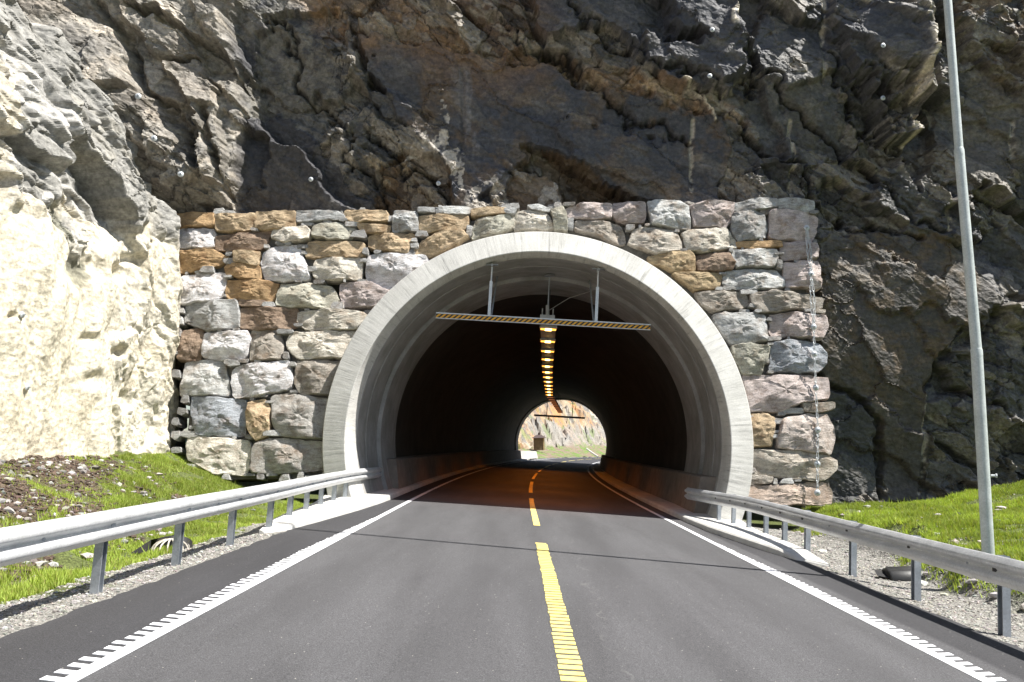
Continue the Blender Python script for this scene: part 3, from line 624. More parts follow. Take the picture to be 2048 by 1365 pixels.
def stone(poly2, colr, name='stone', n=40, nr=9, proud=.1, seed=0, its=2):
    P = resample(poly2, n, its); c0 = P.mean(0); size = np.ptp(P, axis=0).min()
    P = c0 + (P - c0) * (1 + .034 / max(size, .12)); k = seed * 7 + 900; rs = np.random.default_rng(seed + 5)
    P = P + np.stack([fbm(P[:, 0] * 5, P[:, 1] * 5, k, 3), fbm(P[:, 0] * 5, P[:, 1] * 5, k + 3, 3)], 1) * min(.06, size * .1)
    V = [W0 + WR * p[0] + WU * p[1] - WN * .38 for p in (c0 + (P - c0) * .95)]
    offs = rs.uniform(-.03, .04); pr = min(proud, size * .25)
    ext = np.ptp(P, axis=0) / 2
    planes = [(0., 0., 0.)] + [(rs.uniform(.05, .13) * size, *(np.array([math.cos(a_), math.sin(a_)]) * rs.uniform(.15, .5))) for a_ in rs.uniform(0, 6.28, 9 if nr > 4 else 2)]
    tilt = rs.uniform(-.07, .07, 2)
    def hgt(Q):
        e = Q - c0; h = np.full(len(Q), 9.)
        for o_, gx, gy in planes: h = np.minimum(h, o_ + e[:, 0] * gx + e[:, 1] * gy)
        am = min(1, size * 1.6)
        return np.maximum(h, -.14) * am + e @ tilt + (fbm(Q[:, 0] * 2.5, Q[:, 1] * 4, k + 9, 3) * .03 + fbm(Q[:, 0] * 8, Q[:, 1] * 11, k + 29, 4, .7) * .04) * am
    rr = [1.0, .992, .972] + list(np.linspace(.93, .12, nr)); hh = [-.2, -.03, .7 * pr] + [pr] * nr
    for j, (r_, h0) in enumerate(zip(rr, hh)):
        Q = c0 + (P - c0) * r_
        h = h0 + offs + hgt(Q) * (.35 if j == 0 else .8 if j < 3 else 1)
        V += [W0 + WR * a[0] + WU * a[1] + WN * b for a, b in zip(Q, h)]
    V.append(W0 + WR * c0[0] + WU * c0[1] + WN * (pr + offs + float(hgt(c0[None])[0]))); nrg = len(rr) + 1
    Fc = [(j * n + i, (j + 1) * n + i, (j + 1) * n + (i + 1) % n, j * n + (i + 1) % n)[::-1] for j in range(nrg - 1) for i in range(n)]
    Fc += [((nrg - 1) * n + i, (nrg - 1) * n + (i + 1) % n, nrg * n) for i in range(n)]
    ctr = W0 + WR * c0[0] + WU * c0[1]
    me = bpy.data.meshes.new(name); me.from_pydata([tuple(v - ctr) for v in V], [], Fc)
    me.polygons.foreach_set('use_smooth', [nr > 4] * len(me.polygons)); me.materials.append(M['stone'])
    try: me.set_sharp_from_angle(angle=R(24))
    except Exception: pass
    o = bpy.data.objects.new(name, me); o.location = ctr; C.objects.link(o); o.parent = wall; o.matrix_parent_inverse = Matrix.Translation(-Vector(wall.location))
    v_ = random.uniform(.9, 1.12); g_ = sum(colr) / 3; o.color = tuple(min(.85, (g_ + (x - g_) * .86) * v_ * 1.08) for x in colr) + (1,)
    return o
W2 = [[towall(*p) for p in poly] for poly, c_ in polys]
for i, (poly, (pp, c_)) in enumerate(zip(W2, polys)): stone(poly, c_, seed=i)
# wedged chips in the joints
outline = [(342, 426), (430, 424), (590, 420), (780, 418), (950, 412), (1100, 410), (1290, 403), (1470, 402), (1625, 400), (1630, 430), (1632, 520), (1640, 700), (1655, 850), (1658, 900), (1650, 1000), (1500, 1020), (1490, 1000), (1490, 700), (1300, 480), (1080, 440), (860, 500), (700, 700), (665, 960), (380, 955), (350, 900), (352, 600)]
cu = rng.uniform(340, 1680, 9000); cv_ = rng.uniform(395, 1010, 9000); ok = inpoly(cu, cv_, outline)
cu, cv_ = cu[ok], cv_[ok]; dist = np.full(len(cu), 999.)
for poly, c_ in polys: dist = np.minimum(dist, sdseg(cu, cv_, poly, True) * np.where(inpoly(cu, cv_, poly), -1, 1))
order = np.argsort(-dist); placed = []
for i in order:
    if dist[i] < 2.2 or len(placed) > 150: continue
    r_ = min(dist[i] * 1.35, 10)
    if any(abs(cu[i] - a) < (r_ * 1.5 + b * 1.5) * .8 and abs(cv_[i] - c__) < (r_ + b) * .85 for a, c__, b in placed): continue
    placed.append((cu[i], cv_[i], r_))
for j, (u, v, r_) in enumerate(placed):
    k = random.uniform(1.4, 2.3) if 380 < u < 1640 and j % 4 else random.uniform(.7, 1)
    pts = [(u + math.cos(a_) * r_ * k * (1.25 if u < 385 else 1) * random.uniform(.85, 1.15), v + math.sin(a_) * r_ * random.uniform(.75, 1.15)) for a_ in random.choice([(.5, 2.6, 3.7, 5.8), (.4, 1.7, 2.8, 3.9, 5.7), (.8, 2.6, 4.2, 5.3)])]
    g_ = random.uniform(.22, .5); stone([towall(*p) for p in pts][::-1], (g_, g_ * .98, g_ * .94), 'wedge_stone', 12, 2, .04, 300 + j, 1)
mbk = MB(); V = [towall(*p) for p in outline]
# dark earth and rubble core behind the stones, left, right and top pieces around the bore
core = []
for (u0, v0, u1, v1) in ((362, 440, 640, 960), (1512, 440, 1598, 1000), (640, 432, 1512, 452)):
    a_, b_ = towall(u0, v1), towall(u1, v0); core.append((a_, b_))
for a_, b_ in core:
    q = [W0 + WR * x + WU * y_ + WN * d_ for x in (a_[0], b_[0]) for y_ in (a_[1], b_[1]) for d_ in (-.16, -.75)]
    mbk.add(q, [(0, 1, 3, 2), (4, 6, 7, 5), (0, 4, 5, 1), (2, 3, 7, 6), (0, 2, 6, 4), (1, 5, 7, 3)])
# arch-shaped core filler
Rr = 5.35; V = []; n_ = 60
for i in range(n_ + 1):
    th = R(-15) + R(210) * i / n_
    for r_ in (5.3, 6.35):
        p = F(float(uc(21.3)) + r_ * math.cos(th), 0, 1.93 + r_ * math.sin(th)); y_ = W0[1] + p[2] * math.tan(BAT) + .17; V.append((min(max(p[0], -7.5), 7.6), y_, min(p[2], 8.0)))
mbk.add(V, [(2 * i, 2 * i + 1, 2 * i + 3, 2 * i + 2)[::-1] for i in range(n_)])
mbk.build('rubble_core', M['dark_fill'], wall)

# ================================================================ TUNNEL
tun = thing('tunnel', F(.51, 21.2, 0), 'concrete tunnel with round mouth and arched ring face', 'tunnel')
VC = 1.93; T0, T1 = R(-27), R(207)
def arc(y, r_, n=96, t0=T0, t1=T1, rake=0.):
    c_ = float(uc(y)); out = []
    for i in range(n + 1):
        th = t0 + (t1 - t0) * i / n; v = VC + r_ * math.sin(th); out.append(F(c_ + r_ * math.cos(th), y + rake * max(v, 0), v))
    return out
def shell(name, prof, m, smooth=True, n=96, inward=True, edge_split=True):
    V = []
    for y, r_ in prof: V += arc(y, r_, n)
    w_ = n + 1
    Fc = [(j * w_ + i, j * w_ + i + 1, (j + 1) * w_ + i + 1, (j + 1) * w_ + i) for j in range(len(prof) - 1) for i in range(n)]
    o = mesh(name, V, Fc, m, tun, smooth)
    try: o.data.set_sharp_from_angle(angle=R(25))
    except Exception: pass
    return o
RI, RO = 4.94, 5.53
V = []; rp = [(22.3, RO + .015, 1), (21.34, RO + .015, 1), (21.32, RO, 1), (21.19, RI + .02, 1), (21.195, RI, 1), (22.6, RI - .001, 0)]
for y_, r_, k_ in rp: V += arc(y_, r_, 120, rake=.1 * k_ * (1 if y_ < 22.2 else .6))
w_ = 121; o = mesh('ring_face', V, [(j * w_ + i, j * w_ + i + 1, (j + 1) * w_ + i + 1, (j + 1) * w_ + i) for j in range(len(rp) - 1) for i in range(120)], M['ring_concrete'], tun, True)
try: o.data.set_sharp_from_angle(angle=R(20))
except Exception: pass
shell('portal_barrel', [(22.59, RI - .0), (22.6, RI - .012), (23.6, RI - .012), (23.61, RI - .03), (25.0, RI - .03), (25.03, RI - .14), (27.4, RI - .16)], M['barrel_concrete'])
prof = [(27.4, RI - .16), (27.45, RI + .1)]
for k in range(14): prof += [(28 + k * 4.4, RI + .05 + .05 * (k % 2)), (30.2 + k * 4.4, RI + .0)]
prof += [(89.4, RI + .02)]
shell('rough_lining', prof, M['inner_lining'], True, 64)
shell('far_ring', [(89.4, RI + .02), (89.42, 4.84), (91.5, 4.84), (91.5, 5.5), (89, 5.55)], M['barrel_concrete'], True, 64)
# far mountainside the far mouth opens through
# concrete foot walls
def extr(name, prof, y0, y1, cf, m, parent, n=60, jit=0):
    V = []; ys_ = np.linspace(y0, y1, n); k = len(prof)
    for y in ys_:
        for (u, v) in prof: V.append(F(cf(y) + u, y, v))
    Fc = [(j * k + i, j * k + (i + 1) % k, (j + 1) * k + (i + 1) % k, (j + 1) * k + i) for j in range(n - 1) for i in range(k)]
    Fc += [tuple(range(k))[::-1], tuple((n - 1) * k + i for i in range(k))]
    return mesh(name, V, Fc, m, parent)
ucf = lambda y: float(uc(y))
y = 25.8; i = 0
while y < 89:
    extr('foot_wall_block', [(-5.2, -.1), (-4.25, -.1), (-4.3, .25), (-4.42, .98), (-4.47, 1.02), (-5.2, 1.02)], y, y + 2.48, ucf, M['footwall_concrete'], tun, 3)
    extr('foot_wall_block', [(5.2, -.1), (5.2, 1.12), (4.47, 1.12), (4.42, 1.08), (4.3, .3), (4.22, -.1)], y - 3, y - .52, ucf, M['footwall_concrete'], tun, 3)
    y += 2.5
# kerbs (raised walkways)
def kerb(name, side, label):
    kt = []
    ys_ = [14.2, 14.6, 15.2, 16, 17.5, 19, 21, 23, 26] + list(np.linspace(30, 95, 30))
    V = []
    for y in ys_:
        c_ = float(cc(y))
        if side < 0: ui = np.interp(y, [14.2, 14.6, 16, 19, 22], [-4.15, -3.85, -3.72, -3.5, -3.35]) - .51 + c_; uo_ = np.interp(y, [14.2, 14.8, 16, 19, 21, 22.], [-4.25, -4.3, -4.34, -4.5, -4.75, -5.1]) - .51 + c_
        else: ui = np.interp(y, [14.2, 14.6, 16.2, 19.5, 24], [5.25, 4.85, 4.6, 4.32, 4.3]) - .51 + c_; uo_ = np.interp(y, [14.2, 14.8, 17, 20, 22], [5.3, 5.28, 5.32, 5.45, 5.9]) - .51 + c_
        h = np.interp(y, [14.2, 15.4], [.015, .13])
        pts = [(ui, -.05), (ui + (-.02 if side < 0 else .02), h - .03), (ui + (-.06 if side < 0 else .06), h), (uo_, h), (uo_, -.12)]
        V += [F(u, y, v) for u, v in pts]
    k = 5; n = len(ys_); Fc = [(j * k + i, j * k + i + 1, (j + 1) * k + i + 1, (j + 1) * k + i) for j in range(n - 1) for i in range(k - 1)] + [tuple(range(k))]
    o = mesh(name, V, Fc, M['kerb_concrete']); tag(o, label, 'kerb', 'raised concrete kerbs')
kerb('concrete_kerb', -1, 'raised pale concrete kerb entering the tunnel along the left lane')
kerb('concrete_kerb', 1, 'raised concrete kerb entering the tunnel along the right lane')

# ---------------- height warning bars
def height_bar(yb, u0, u1, vb, hang, label, first, dark=False, hh=.155):
    t_ = thing('height_warning_bar', F((u0 + u1) / 2, yb, vb), label, 'height bar', 'height warning bars hung across the tunnel mouths')
    ma = M['dark_steel'] if dark else M['galvanised']  # dark variant: backlit silhouette of the far bar put into its colour
    mb = MB(); mb.box((u0, yb - .02, vb + .012), (u1, yb + .02, vb + hh - .035), F); mb.build('striped_board', M['dark_steel'] if dark else M['hazard'], t_)
    mb = MB(); mb.box((u0 - .01, yb - .05, vb + hh - .03), (u1 + .01, yb + .06, vb + hh), F); mb.box((u0 - .01, yb - .045, vb - .008), (u1 + .01, yb + .06, vb + .008), F); mb.build('bar_frame', ma, t_)
    for u in hang:
        c_ = float(uc(yb)); top = VC + math.sqrt(max(.1, 4.9 ** 2 - (u - c_) ** 2))
        mb = MB(); mb.box((u - .04, yb - .02, vb + hh), (u + .04, yb + .035, vb + hh + .95), F); mb.tube([F(u, yb, vb + hh + .9), F(u, yb, top)], .022 if not dark else .03); mb.build('hanger', ma, t_)
        if dark: continue
        mb = MB(); s_ = 1 if u < c_ else -1; mb.tube([F(u + .06 * s_, yb + .06, vb + hh + .02), F(u + .1 * s_, yb + 1.6, top - .05)], .025); mb.build('stay', M['post_steel'], t_)
        mb = MB(); mb.box((u - .17, yb - .06, top - .05), (u + .17, yb + .1, top - .03), F); mb.box((u - .03, yb - .12, top - .1), (u + .03, yb + .18, top - .05), F); mb.build('ceiling_bracket', M['post_steel'], t_)
    return t_
def ub(px, py, y):    # u,v at depth y for a photograph position
    p = hitp(px, py, (0, y, 0), np.array([0, 1., 0])); return p[0] * CB - p[2] * SB, p[0] * SB + p[2] * CB
YB = 22.4
ua_, va_ = ub(872, 637, YB); ub_, vb_ = ub(1300, 660, YB)
height_bar(YB, ua_, ub_, (va_ + vb_) / 2, [ub(980, 600, YB)[0], ub(1194, 600, YB)[0]], 'yellow and black striped bar hanging in the near tunnel mouth', True)
YF = 90.0
ua2, va2 = ub(1068, 833, YF); ub2, vb2 = ub(1170, 838, YF)
height_bar(YF, ua2, ub2, (va2 + vb2) / 2, [ub(1094, 820, YF)[0], ub(1145, 820, YF)[0]], 'small dark bar silhouetted in the far tunnel opening', False, True, .2)

# ---------------- lamps and cable tray
LD0, LSP = 25.4, 3.02
def lamp_at(i):
    y = LD0 + i * LSP; return ub(*[(float(np.interp(i, [0, 4, 8, 12, 16, 21], [1084, 1086, 1090, 1096, 1104, 1118]))), 657][:1] + [657], y)[0], y
LV = 1.7 + 3.58
tray = thing('cable_tray', F(.8, 25, LV + .2), 'grey cable tray hung lengthwise under the tunnel vault above the lamps', 'cable tray')
def lu(y): return float(np.interp(y, [22, 26, 40, 60, 90], [.68, .76, 1.24, 2.1, 4.45]))
ys_ = np.linspace(24.9, 90.3, 50); V = []
for y in ys_:
    for u, v in ((-.24, .16), (-.24, .08), (.24, .08), (.24, .16)): V.append(F(lu(y) + u, y, LV + v))
mesh('tray_channel', V, [(j * 4 + i, j * 4 + i + 1, j * 4 + i + 5, j * 4 + i + 4) for j in range(49) for i in range(3)], M['tray_metal'], tray)
for y in np.arange(26.5, 90, 6.): mb = MB(); mb.tube([F(lu(y), y, LV + .12), F(lu(y), y, VC + 4.9)], .015, 5); mb.build('tray_rod', M['dark_steel'], tray)
mb = MB(); mb.tube([F(.68, 24.6, LV + .28), F(.68, 24.6, VC + 4.88)], .02, 6); mb.lathe([(.16, 0), (.16, .025)], F(.68, 24.6, VC + 4.84), (0, 0, 1), 16); mb.build('front_rod', M['post_steel'], tray)
mb = MB(); mb.box((.46, 24.55, LV + .14), (.9, 24.7, LV + .3), F); mb.tube([F(.52, 24.6, LV + .3), F(.52, 24.6, LV + .5)], .02, 5); mb.tube([F(.84, 24.6, LV + .3), F(.84, 24.6, LV + .5)], .02, 5); mb.lathe([(.06, .0), (.05, .3)], F(.68, 24.6, LV + .3), (0, 0, 1), 10); mb.build('tray_clamp', M['tray_metal'], tray)
mb = MB(); mb.tube([F(.72, 24.6, LV + .45), F(1.3, 24.9, LV + .9), F(2.2, 25.2, VC + 4.65)], .012, 5); mb.build('supply_cable', M['tray_metal'], tray)
ordn = ['first', 'second', 'third', 'fourth', 'fifth', 'sixth', 'seventh', 'eighth', 'ninth', 'tenth', 'eleventh', 'twelfth', 'thirteenth', 'fourteenth', 'fifteenth', 'sixteenth', 'seventeenth', 'eighteenth', 'nineteenth', 'twentieth', 'twenty-first', 'twenty-second']
def mk(bx, m, nm):
    mb = MB(); [mb.box(a, b) for a, b in bx]; me = bpy.data.meshes.new(nm); me.from_pydata(mb.V, [], mb.F); me.materials.append(m); return me
hous = mk([((-.25, -.16, .0), (.25, .16, .075)), ((-.27, -.1, .02), (.27, .1, .06))], M['tray_metal'], 'housing')
core_l = mk([((-.1, -.045, -.06), (.1, .045, -.0))], M['lamp_core'], 'bulb'); tube_l = mk([((-.24, -.04, -.045), (-.1, .04, 0))], M['lamp_tube'], 'glow_cover'); tube_r = mk([((.1, -.04, -.045), (.24, .04, 0))], M['lamp_tube'], 'glow_cover'); dim_l = mk([((-.24, -.04, -.045), (.24, .04, 0))], M['lamp_dim'], 'glow_cover')
for i in range(22):
    y = LD0 + i * LSP; t_ = thing('tunnel_lamp', F(lu(y), y, LV), None, 'lamp', 'orange lamps in a line along the tunnel vault')
    t_.rotation_euler = (0, BANK, 0)
    lit = i < 12
    tag(t_, ('%s %s under the vault, counted from the striped bar' % (ordn[i], 'glowing orange lamp' if lit else 'small dim lamp')))
    for nm, me in [('housing', hous)] + ([('bulb', core_l), ('glow_cover', tube_l), ('glow_cover', tube_r)] if lit else [('glow_cover', dim_l)]):
        o = bpy.data.objects.new(nm, me); C.objects.link(o); o.parent = t_
    if i in (0, 2, 4, 6, 8, 10):
        l = bpy.data.lights.new('lamp_light', 'AREA'); l.shape = 'RECTANGLE'; l.size = .45; l.size_y = .1; l.energy = 26; l.color = (1, .26, .025); l.spread = R(95)
        o = bpy.data.objects.new('lamp_light', l); C.objects.link(o); o.parent = t_; o.location = (0, 0, -.09)

# ================================================================ GUARD RAILS
def guard_rail(side, label):
    if side < 0:
        pts = [(-10, -4.0), (2, -4.0), (8.5, -4.04), (14.5, -4.1), (18, -4.18), (21.2, -4.2), (22.6, -4.12), (24.4, -3.95)]
        posts = [2.5, 4.5, 6.5, 8.5, 10.5, 12.5, 14.5, 15.85, 17.2, 18.55, 19.9, 21.15]; pu = -1; end = 24.4
    else:
        pts = [(-10, 5.22), (2, 5.22), (9.2, 5.22), (15.4, 5.26), (18.5, 5.32), (20, 5.2), (21.3, 4.9), (22.6, 4.55)]
        posts = [3.2, 5.2, 7.2, 9.2, 11.2, 13.3, 15.4, 16.75, 18.05, 19.2, 20.1, 20.9]; pu = 1; end = 22.6
    yy = np.array([p[0] for p in pts]); uu = np.array([p[1] for p in pts])
    fu = lambda y: float(np.interp(y, yy, uu))
    sm = lambda y: sum(fu(min(max(y + d, yy[0]), end)) for d in (-.9, -.45, 0, .45, .9)) / 5
    t_ = thing('guard_rail', F(fu(12), 12, 0), label, 'guard rail', 'galvanised guard rails along the road')
    HT = .81
    prof = []                                # W-beam section: (offset towards road, height)
    for h, o_ in ((0, .0), (.008, .018), (.03, .03), (.055, .075), (.085, .083), (.11, .075), (.135, .028), (.155, .012), (.175, .028), (.2, .075), (.225, .083), (.255, .075), (.28, .03), (.302, .018), (.31, 0)): prof.append((o_, HT - .31 + h))
    seg = [(end - 4.3 * (i + 1), end - 4.3 * i) for i in range(8)]
    for si, (a, b) in enumerate(seg):
        n = 22; V = []; k = len(prof)
        lap = .0 if si % 2 else .004
        for y in np.linspace(a - .12, b, n):
            if y > end: y = end
            for th_ in (0, -.004):
                for o_, h in prof: V.append(F(sm(y) - pu * (o_ + th_ + lap), y, h))
        Fc = [(j * 2 * k + i, j * 2 * k + i + 1, (j + 1) * 2 * k + i + 1, (j + 1) * 2 * k + i) for j in range(n - 1) for i in range(k - 1)]
        Fc += [(j * 2 * k + k + i, (j + 1) * 2 * k + k + i, (j + 1) * 2 * k + k + i + 1, j * 2 * k + k + i + 1) for j in range(n - 1) for i in range(k - 1)]
        Fc += [(j * 2 * k, (j + 1) * 2 * k, (j + 1) * 2 * k + k, j * 2 * k + k) for j in range(n - 1)] + [(j * 2 * k + k - 1, j * 2 * k + 2 * k - 1, (j + 1) * 2 * k + 2 * k - 1, (j + 1) * 2 * k + k - 1) for j in range(n - 1)]
        for j in (0, n - 1): Fc += [(j * 2 * k + i, j * 2 * k + i + 1, j * 2 * k + k + i + 1, j * 2 * k + k + i) for i in range(k - 1)]
        o = mesh('rail_beam', V, Fc, M['galvanised'], t_, True)
        try: o.data.set_sharp_from_angle(angle=R(50))
        except Exception: pass
    for y in posts:
        u = sm(y) + pu * .075; mb = MB(); d_, w_, th = .05, .043, .007     # sigma / C post
        p2 = [(-w_, -d_), (w_, -d_), (w_, -d_ + th * 1.6), (-w_ + th, -d_ + th), (-w_ + th, -.02), (-w_ + .03, -.0), (-w_ + th, .02), (-w_ + th, d_ - th), (w_, d_ - th * 1.6), (w_, d_), (-w_, d_), (-w_, .022), (-w_ + .022, 0), (-w_, -.022)]
        V = []; kk = len(p2)
        g_ = -.5
        for v in (g_, HT - (.0 if side > 0 else .03)):
            for a, b in p2: V.append(F(u - (a if pu > 0 else -a), y + b, v))
        Fc = [(i, (i + 1) % kk, kk + (i + 1) % kk, kk + i) for i in range(kk)]
        mb.add(V, Fc); mb.build('post', M['post_steel'], t_)
        mb = MB(); q = F(sm(y) - pu * .012, y, HT - .155); mb.box((sm(y) - pu * .02 - .008, y - .035, HT - .175), (sm(y) - pu * .02 + .008, y + .035, HT - .135), F)
        mb.lathe([(.016, 0), (.012, .014)], F(sm(y) - pu * .025, y, HT - .155), (-pu, 0, 0), 8); mb.build('bolt_plate', M['dark_steel'] if side > 0 else M['post_steel'], t_)
    mb = MB()
    for (a, b) in seg[:6]:
            mb.lathe([(.017, 0), (.013, .012)], F(sm(a) - pu * .018, a + .05, HT - .155 + .0), (-pu, 0, 0), 8)
    mb.build('splice_bolts', M['post_steel'], t_)['kind'] = 'stuff'
guard_rail(-1, 'sunlit galvanised guard rail on the left side of the road')
guard_rail(1, 'shaded galvanised guard rail on the right side of the road')

# ================================================================ LAMP POST
YP = 12.35
def atY(u, v, y): return Vector(hitp(u, v, (0, y, 0), np.array([0, 1., 0])))
pb, pj1, pj2, ptp = atY(1975, 1104, YP), atY(1953, 700, YP), atY(1918, 300, YP), atY(1893, 0, YP)
t_ = thing('lamp_post', pb, 'tall grey tubular post in the grass right of the guard rail', 'post')
dirp = (ptp - pb).normalized(); ext = ptp + dirp * 9.
mb = MB(); mb.tube([pb - dirp * .6, pj1], [.084, .08], 20); mb.build('lower_tube', M['galvanised_pole'], t_, True)
mb = MB(); mb.tube([pj1, pj2], [.073, .071], 20); mb.build('middle_tube', M['galvanised_pole'], t_, True)
mb = MB(); mb.tube([pj2, ext], [.062, .058], 20); mb.build('upper_tube', M['galvanised_pole'], t_, True)
for p, r_ in ((pj1, .081), (pj2, .0725)):
    mb = MB(); mb.tube([p - dirp * .09, p - dirp * .01, p + dirp * .03], [r_, r_, r_ - .01], 20); mb.build('joint_collar', M['galvanised_pole'], t_, True)
mb = MB(); p = atY(1982, 952, YP); mb.lathe([(.02, 0), (.02, .06), (.03, .06), (.03, .08)], p, (1, -.3, 0), 8); mb.build('hatch_screw', M['bolt_steel'], t_)

# ================================================================ ROCK BOLTS
bolt_me = {}
def bolt_parts():
    mb = MB(); mb.lathe([(.085, 0), (.085, .012), (.05, .03), (.03, .035)], (0, 0, 0), (0, -1, 0), 18); pl = mb
    mb2 = MB(); mb2.lathe([(.028, .03), (.028, .06), (.014, .06), (.014, .12)], (0, 0, 0), (0, -1, 0), 6)
    out = []
    for nm, q, mm in (('plate', pl, 'bolt_steel'), ('nut', mb2, 'post_steel')):
        me = bpy.data.meshes.new(nm); me.from_pydata(q.V, [], q.F); me.materials.append(M[mm]); out.append((nm, me))
    return out
BP = bolt_parts()
def bolt(p, label, group, s_=1., yaw=0., pitch=0.):
    t_ = thing('rock_bolt', Vector(p), label, 'rock bolt', group); t_.scale = (s_,) * 3; t_.rotation_euler = (pitch, 0, yaw)
    for nm, me in BP: o = bpy.data.objects.new(nm, me); C.objects.link(o); o.parent = t_
g_ = 'round steel rock bolts set in the rock'
for (u, v, lb) in ((295, 210, 'white rock bolt highest on the jagged rock above the wall left end'), (316, 284, 'white rock bolt in the middle of the jagged rock above the wall left end'), (371, 357, 'white rock bolt lowest on the jagged rock above the wall left end'),
                   (624, 362, 'pale rock bolt alone on the dark slab just above the left wall'), (880, 378, 'dull grey rock bolt low on the brown rock above the arch'),
                   (1422, 65, 'upper of two rock bolts on the dark prow above the arch right side'), (1417, 157, 'lower of two rock bolts on the dark prow above the arch right side'),
                   (1752, 107, 'rock bolt near the cliff top beside the sunlit vertical edge'), (1759, 203, 'rock bolt on dark slab below another near the sunlit vertical edge')):
    p = cliff_pt(u, v); bolt((p[0], p[1] - .05, p[2]), lb, g_, .8 if u > 500 else .95, .3 if u < 500 else 0)
for (u, v, lb) in ((40, 630, 'small bolt upper in the cream sprayed concrete at the left edge'), (50, 775, 'small bolt lower in the cream sprayed concrete at the left edge')):
    p = bank_pt(u, v); bolt((p[0] + .04, p[1], p[2]), lb, g_, .7, R(80))
chain_px = [(1610, 460), (1619, 552), (1624, 657), (1625, 711), (1628, 778), (1632, 862), (1631, 930), (1631, 987)]
lbs = ['top', 'second from top', 'third from top', 'fourth from top', 'fourth from bottom', 'third from bottom', 'second from bottom', 'lowest']
cp = []
for (u, v), lb in zip(chain_px, lbs):
    q = towall(u, v); p = W0 + WR * q[0] + WU * q[1] + WN * .13; cp.append(Vector(p)); bolt(p, 'round bolt plate on the chain at the wall right end, ' + lb, 'bolt plates holding the chain', .95)
ch = thing('anchor_chain', cp[-1], 'long steel chain hanging down the right end of the stone wall', 'chain')
lk = MB(); n = 14
pts = [(math.copysign(.028, math.cos(a_)) * abs(math.cos(a_)) ** .6 if abs(math.cos(a_)) > 1e-6 else 0, 0, .1 * math.sin(a_)) for a_ in [2 * math.pi * i / n for i in range(n + 1)]]
lk.tube(pts, .0085, 6, False); lme = bpy.data.meshes.new('chain_link'); lme.from_pydata(lk.V, [], lk.F); lme.materials.append(M['bolt_steel'])
cnt = 0
for a_, b_ in zip(cp[:-1], cp[1:]):
    L_ = (b_ - a_).length; n = max(2, int(round(L_ / .16))); dbl = a_ == cp[0] or a_ == cp[1]
    for i in range(n):
        for off in ((-.035, .035) if dbl else (0,)):
            p = a_.lerp(b_, (i + .5) / n) + Vector((off * math.sin(math.pi * (i + .5) / n) * 1.3, -.01, 0)); o = bpy.data.objects.new('chain_link', lme); C.objects.link(o)
            o.parent = ch; o.matrix_parent_inverse = Matrix.Translation(-Vector(ch.location)); o.location = p
            o.rotation_euler = Vector((0, 0, 1)).rotation_difference((a_ - b_).normalized()).to_euler(); o.rotation_euler.z += (R(90) if i % 2 else R(20)) + random.uniform(-.2, .2)

# ================================================================ DRAINS
def ground_pt(u, v):
    d = ray(u, v); 
    for s_ in np.arange(3, 24, .01):
        p = CAM + d * (s_ / d[1])
        if p[2] <= gz(p[0], p[1]): break
    return Vector(p)
p = ground_pt(342, 1102); t_ = thing('drain_dome', p, 'black drain pipe with pale dome grate in the grass behind left rail', 'drain')
mb = MB(); mb.tube([p + Vector((-.02, .1, -.15)), p + Vector((-.03, .16, .02)), p + Vector((-.04, .2, .1))], [.29, .27, .25], 20); mb.build('pipe_mouth', M['black_plastic'], t_, True)
for k in range(14):
    a_ = math.pi * 2 * k / 14; mb = MB(); pts = []
    for j in range(7):
        e = j / 6 * math.pi / 2 * .95; pts.append(p + Vector((math.cos(a_) * .25 * math.cos(e), math.sin(a_) * .25 * math.cos(e) - .02, .02 + .15 * math.sin(e))))
    mb.tube(pts, .0125, 5); mb.build('grate_rib', M['grate_iron'], t_)
mb = MB(); mb.lathe([(.05, 0), (.05, .02)], p + Vector((0, -.02, .155)), (0, 0, 1), 12); mb.build('grate_cap', M['grate_iron'], t_)
mb = MB(); mb.add([p + Vector(q) for q in ((-.55, -.1, -.02), (-.3, .02, .16), (-.05, .3, .2), (-.1, .45, .05), (-.5, .2, .0), (-.25, -.12, .0))], [(0, 1, 4), (1, 2, 3, 4), (0, 5, 1)]); mb.build('torn_sheet', M['black_plastic'], t_)
p = ground_pt(1800, 1156); t_ = thing('pipe_end', p, 'black plastic pipe end lying on gravel behind the right rail', 'pipe')
mb = MB(); V = []
for j, x in enumerate((-.22, -.2, .3, .34)):
    for k in range(13):
        a_ = math.pi * k / 12; r_ = .17 if j in (1, 2) else .155; V.append(p + Vector((x, math.cos(a_) * r_ * 1.3, math.sin(a_) * r_ * (1 + .1 * math.sin(k * 2.3)) - .01)))
mb.add(V, [(j * 13 + k, j * 13 + k + 1, (j + 1) * 13 + k + 1, (j + 1) * 13 + k) for j in range(3) for k in range(12)] + [tuple(range(13)), tuple(39 + k for k in range(13))]); mb.build('half_pipe', M['black_plastic'], t_, True)
mb = MB(); mb.add([p + Vector(q) for q in ((-.22, -.15, .02), (-.38, -.05, .05), (-.36, .1, .12), (-.22, .12, .1), (-.3, 0, 0))], [(0, 1, 2, 3), (0, 4, 1)]); mb.build('torn_sheet', M['black_plastic'], t_)

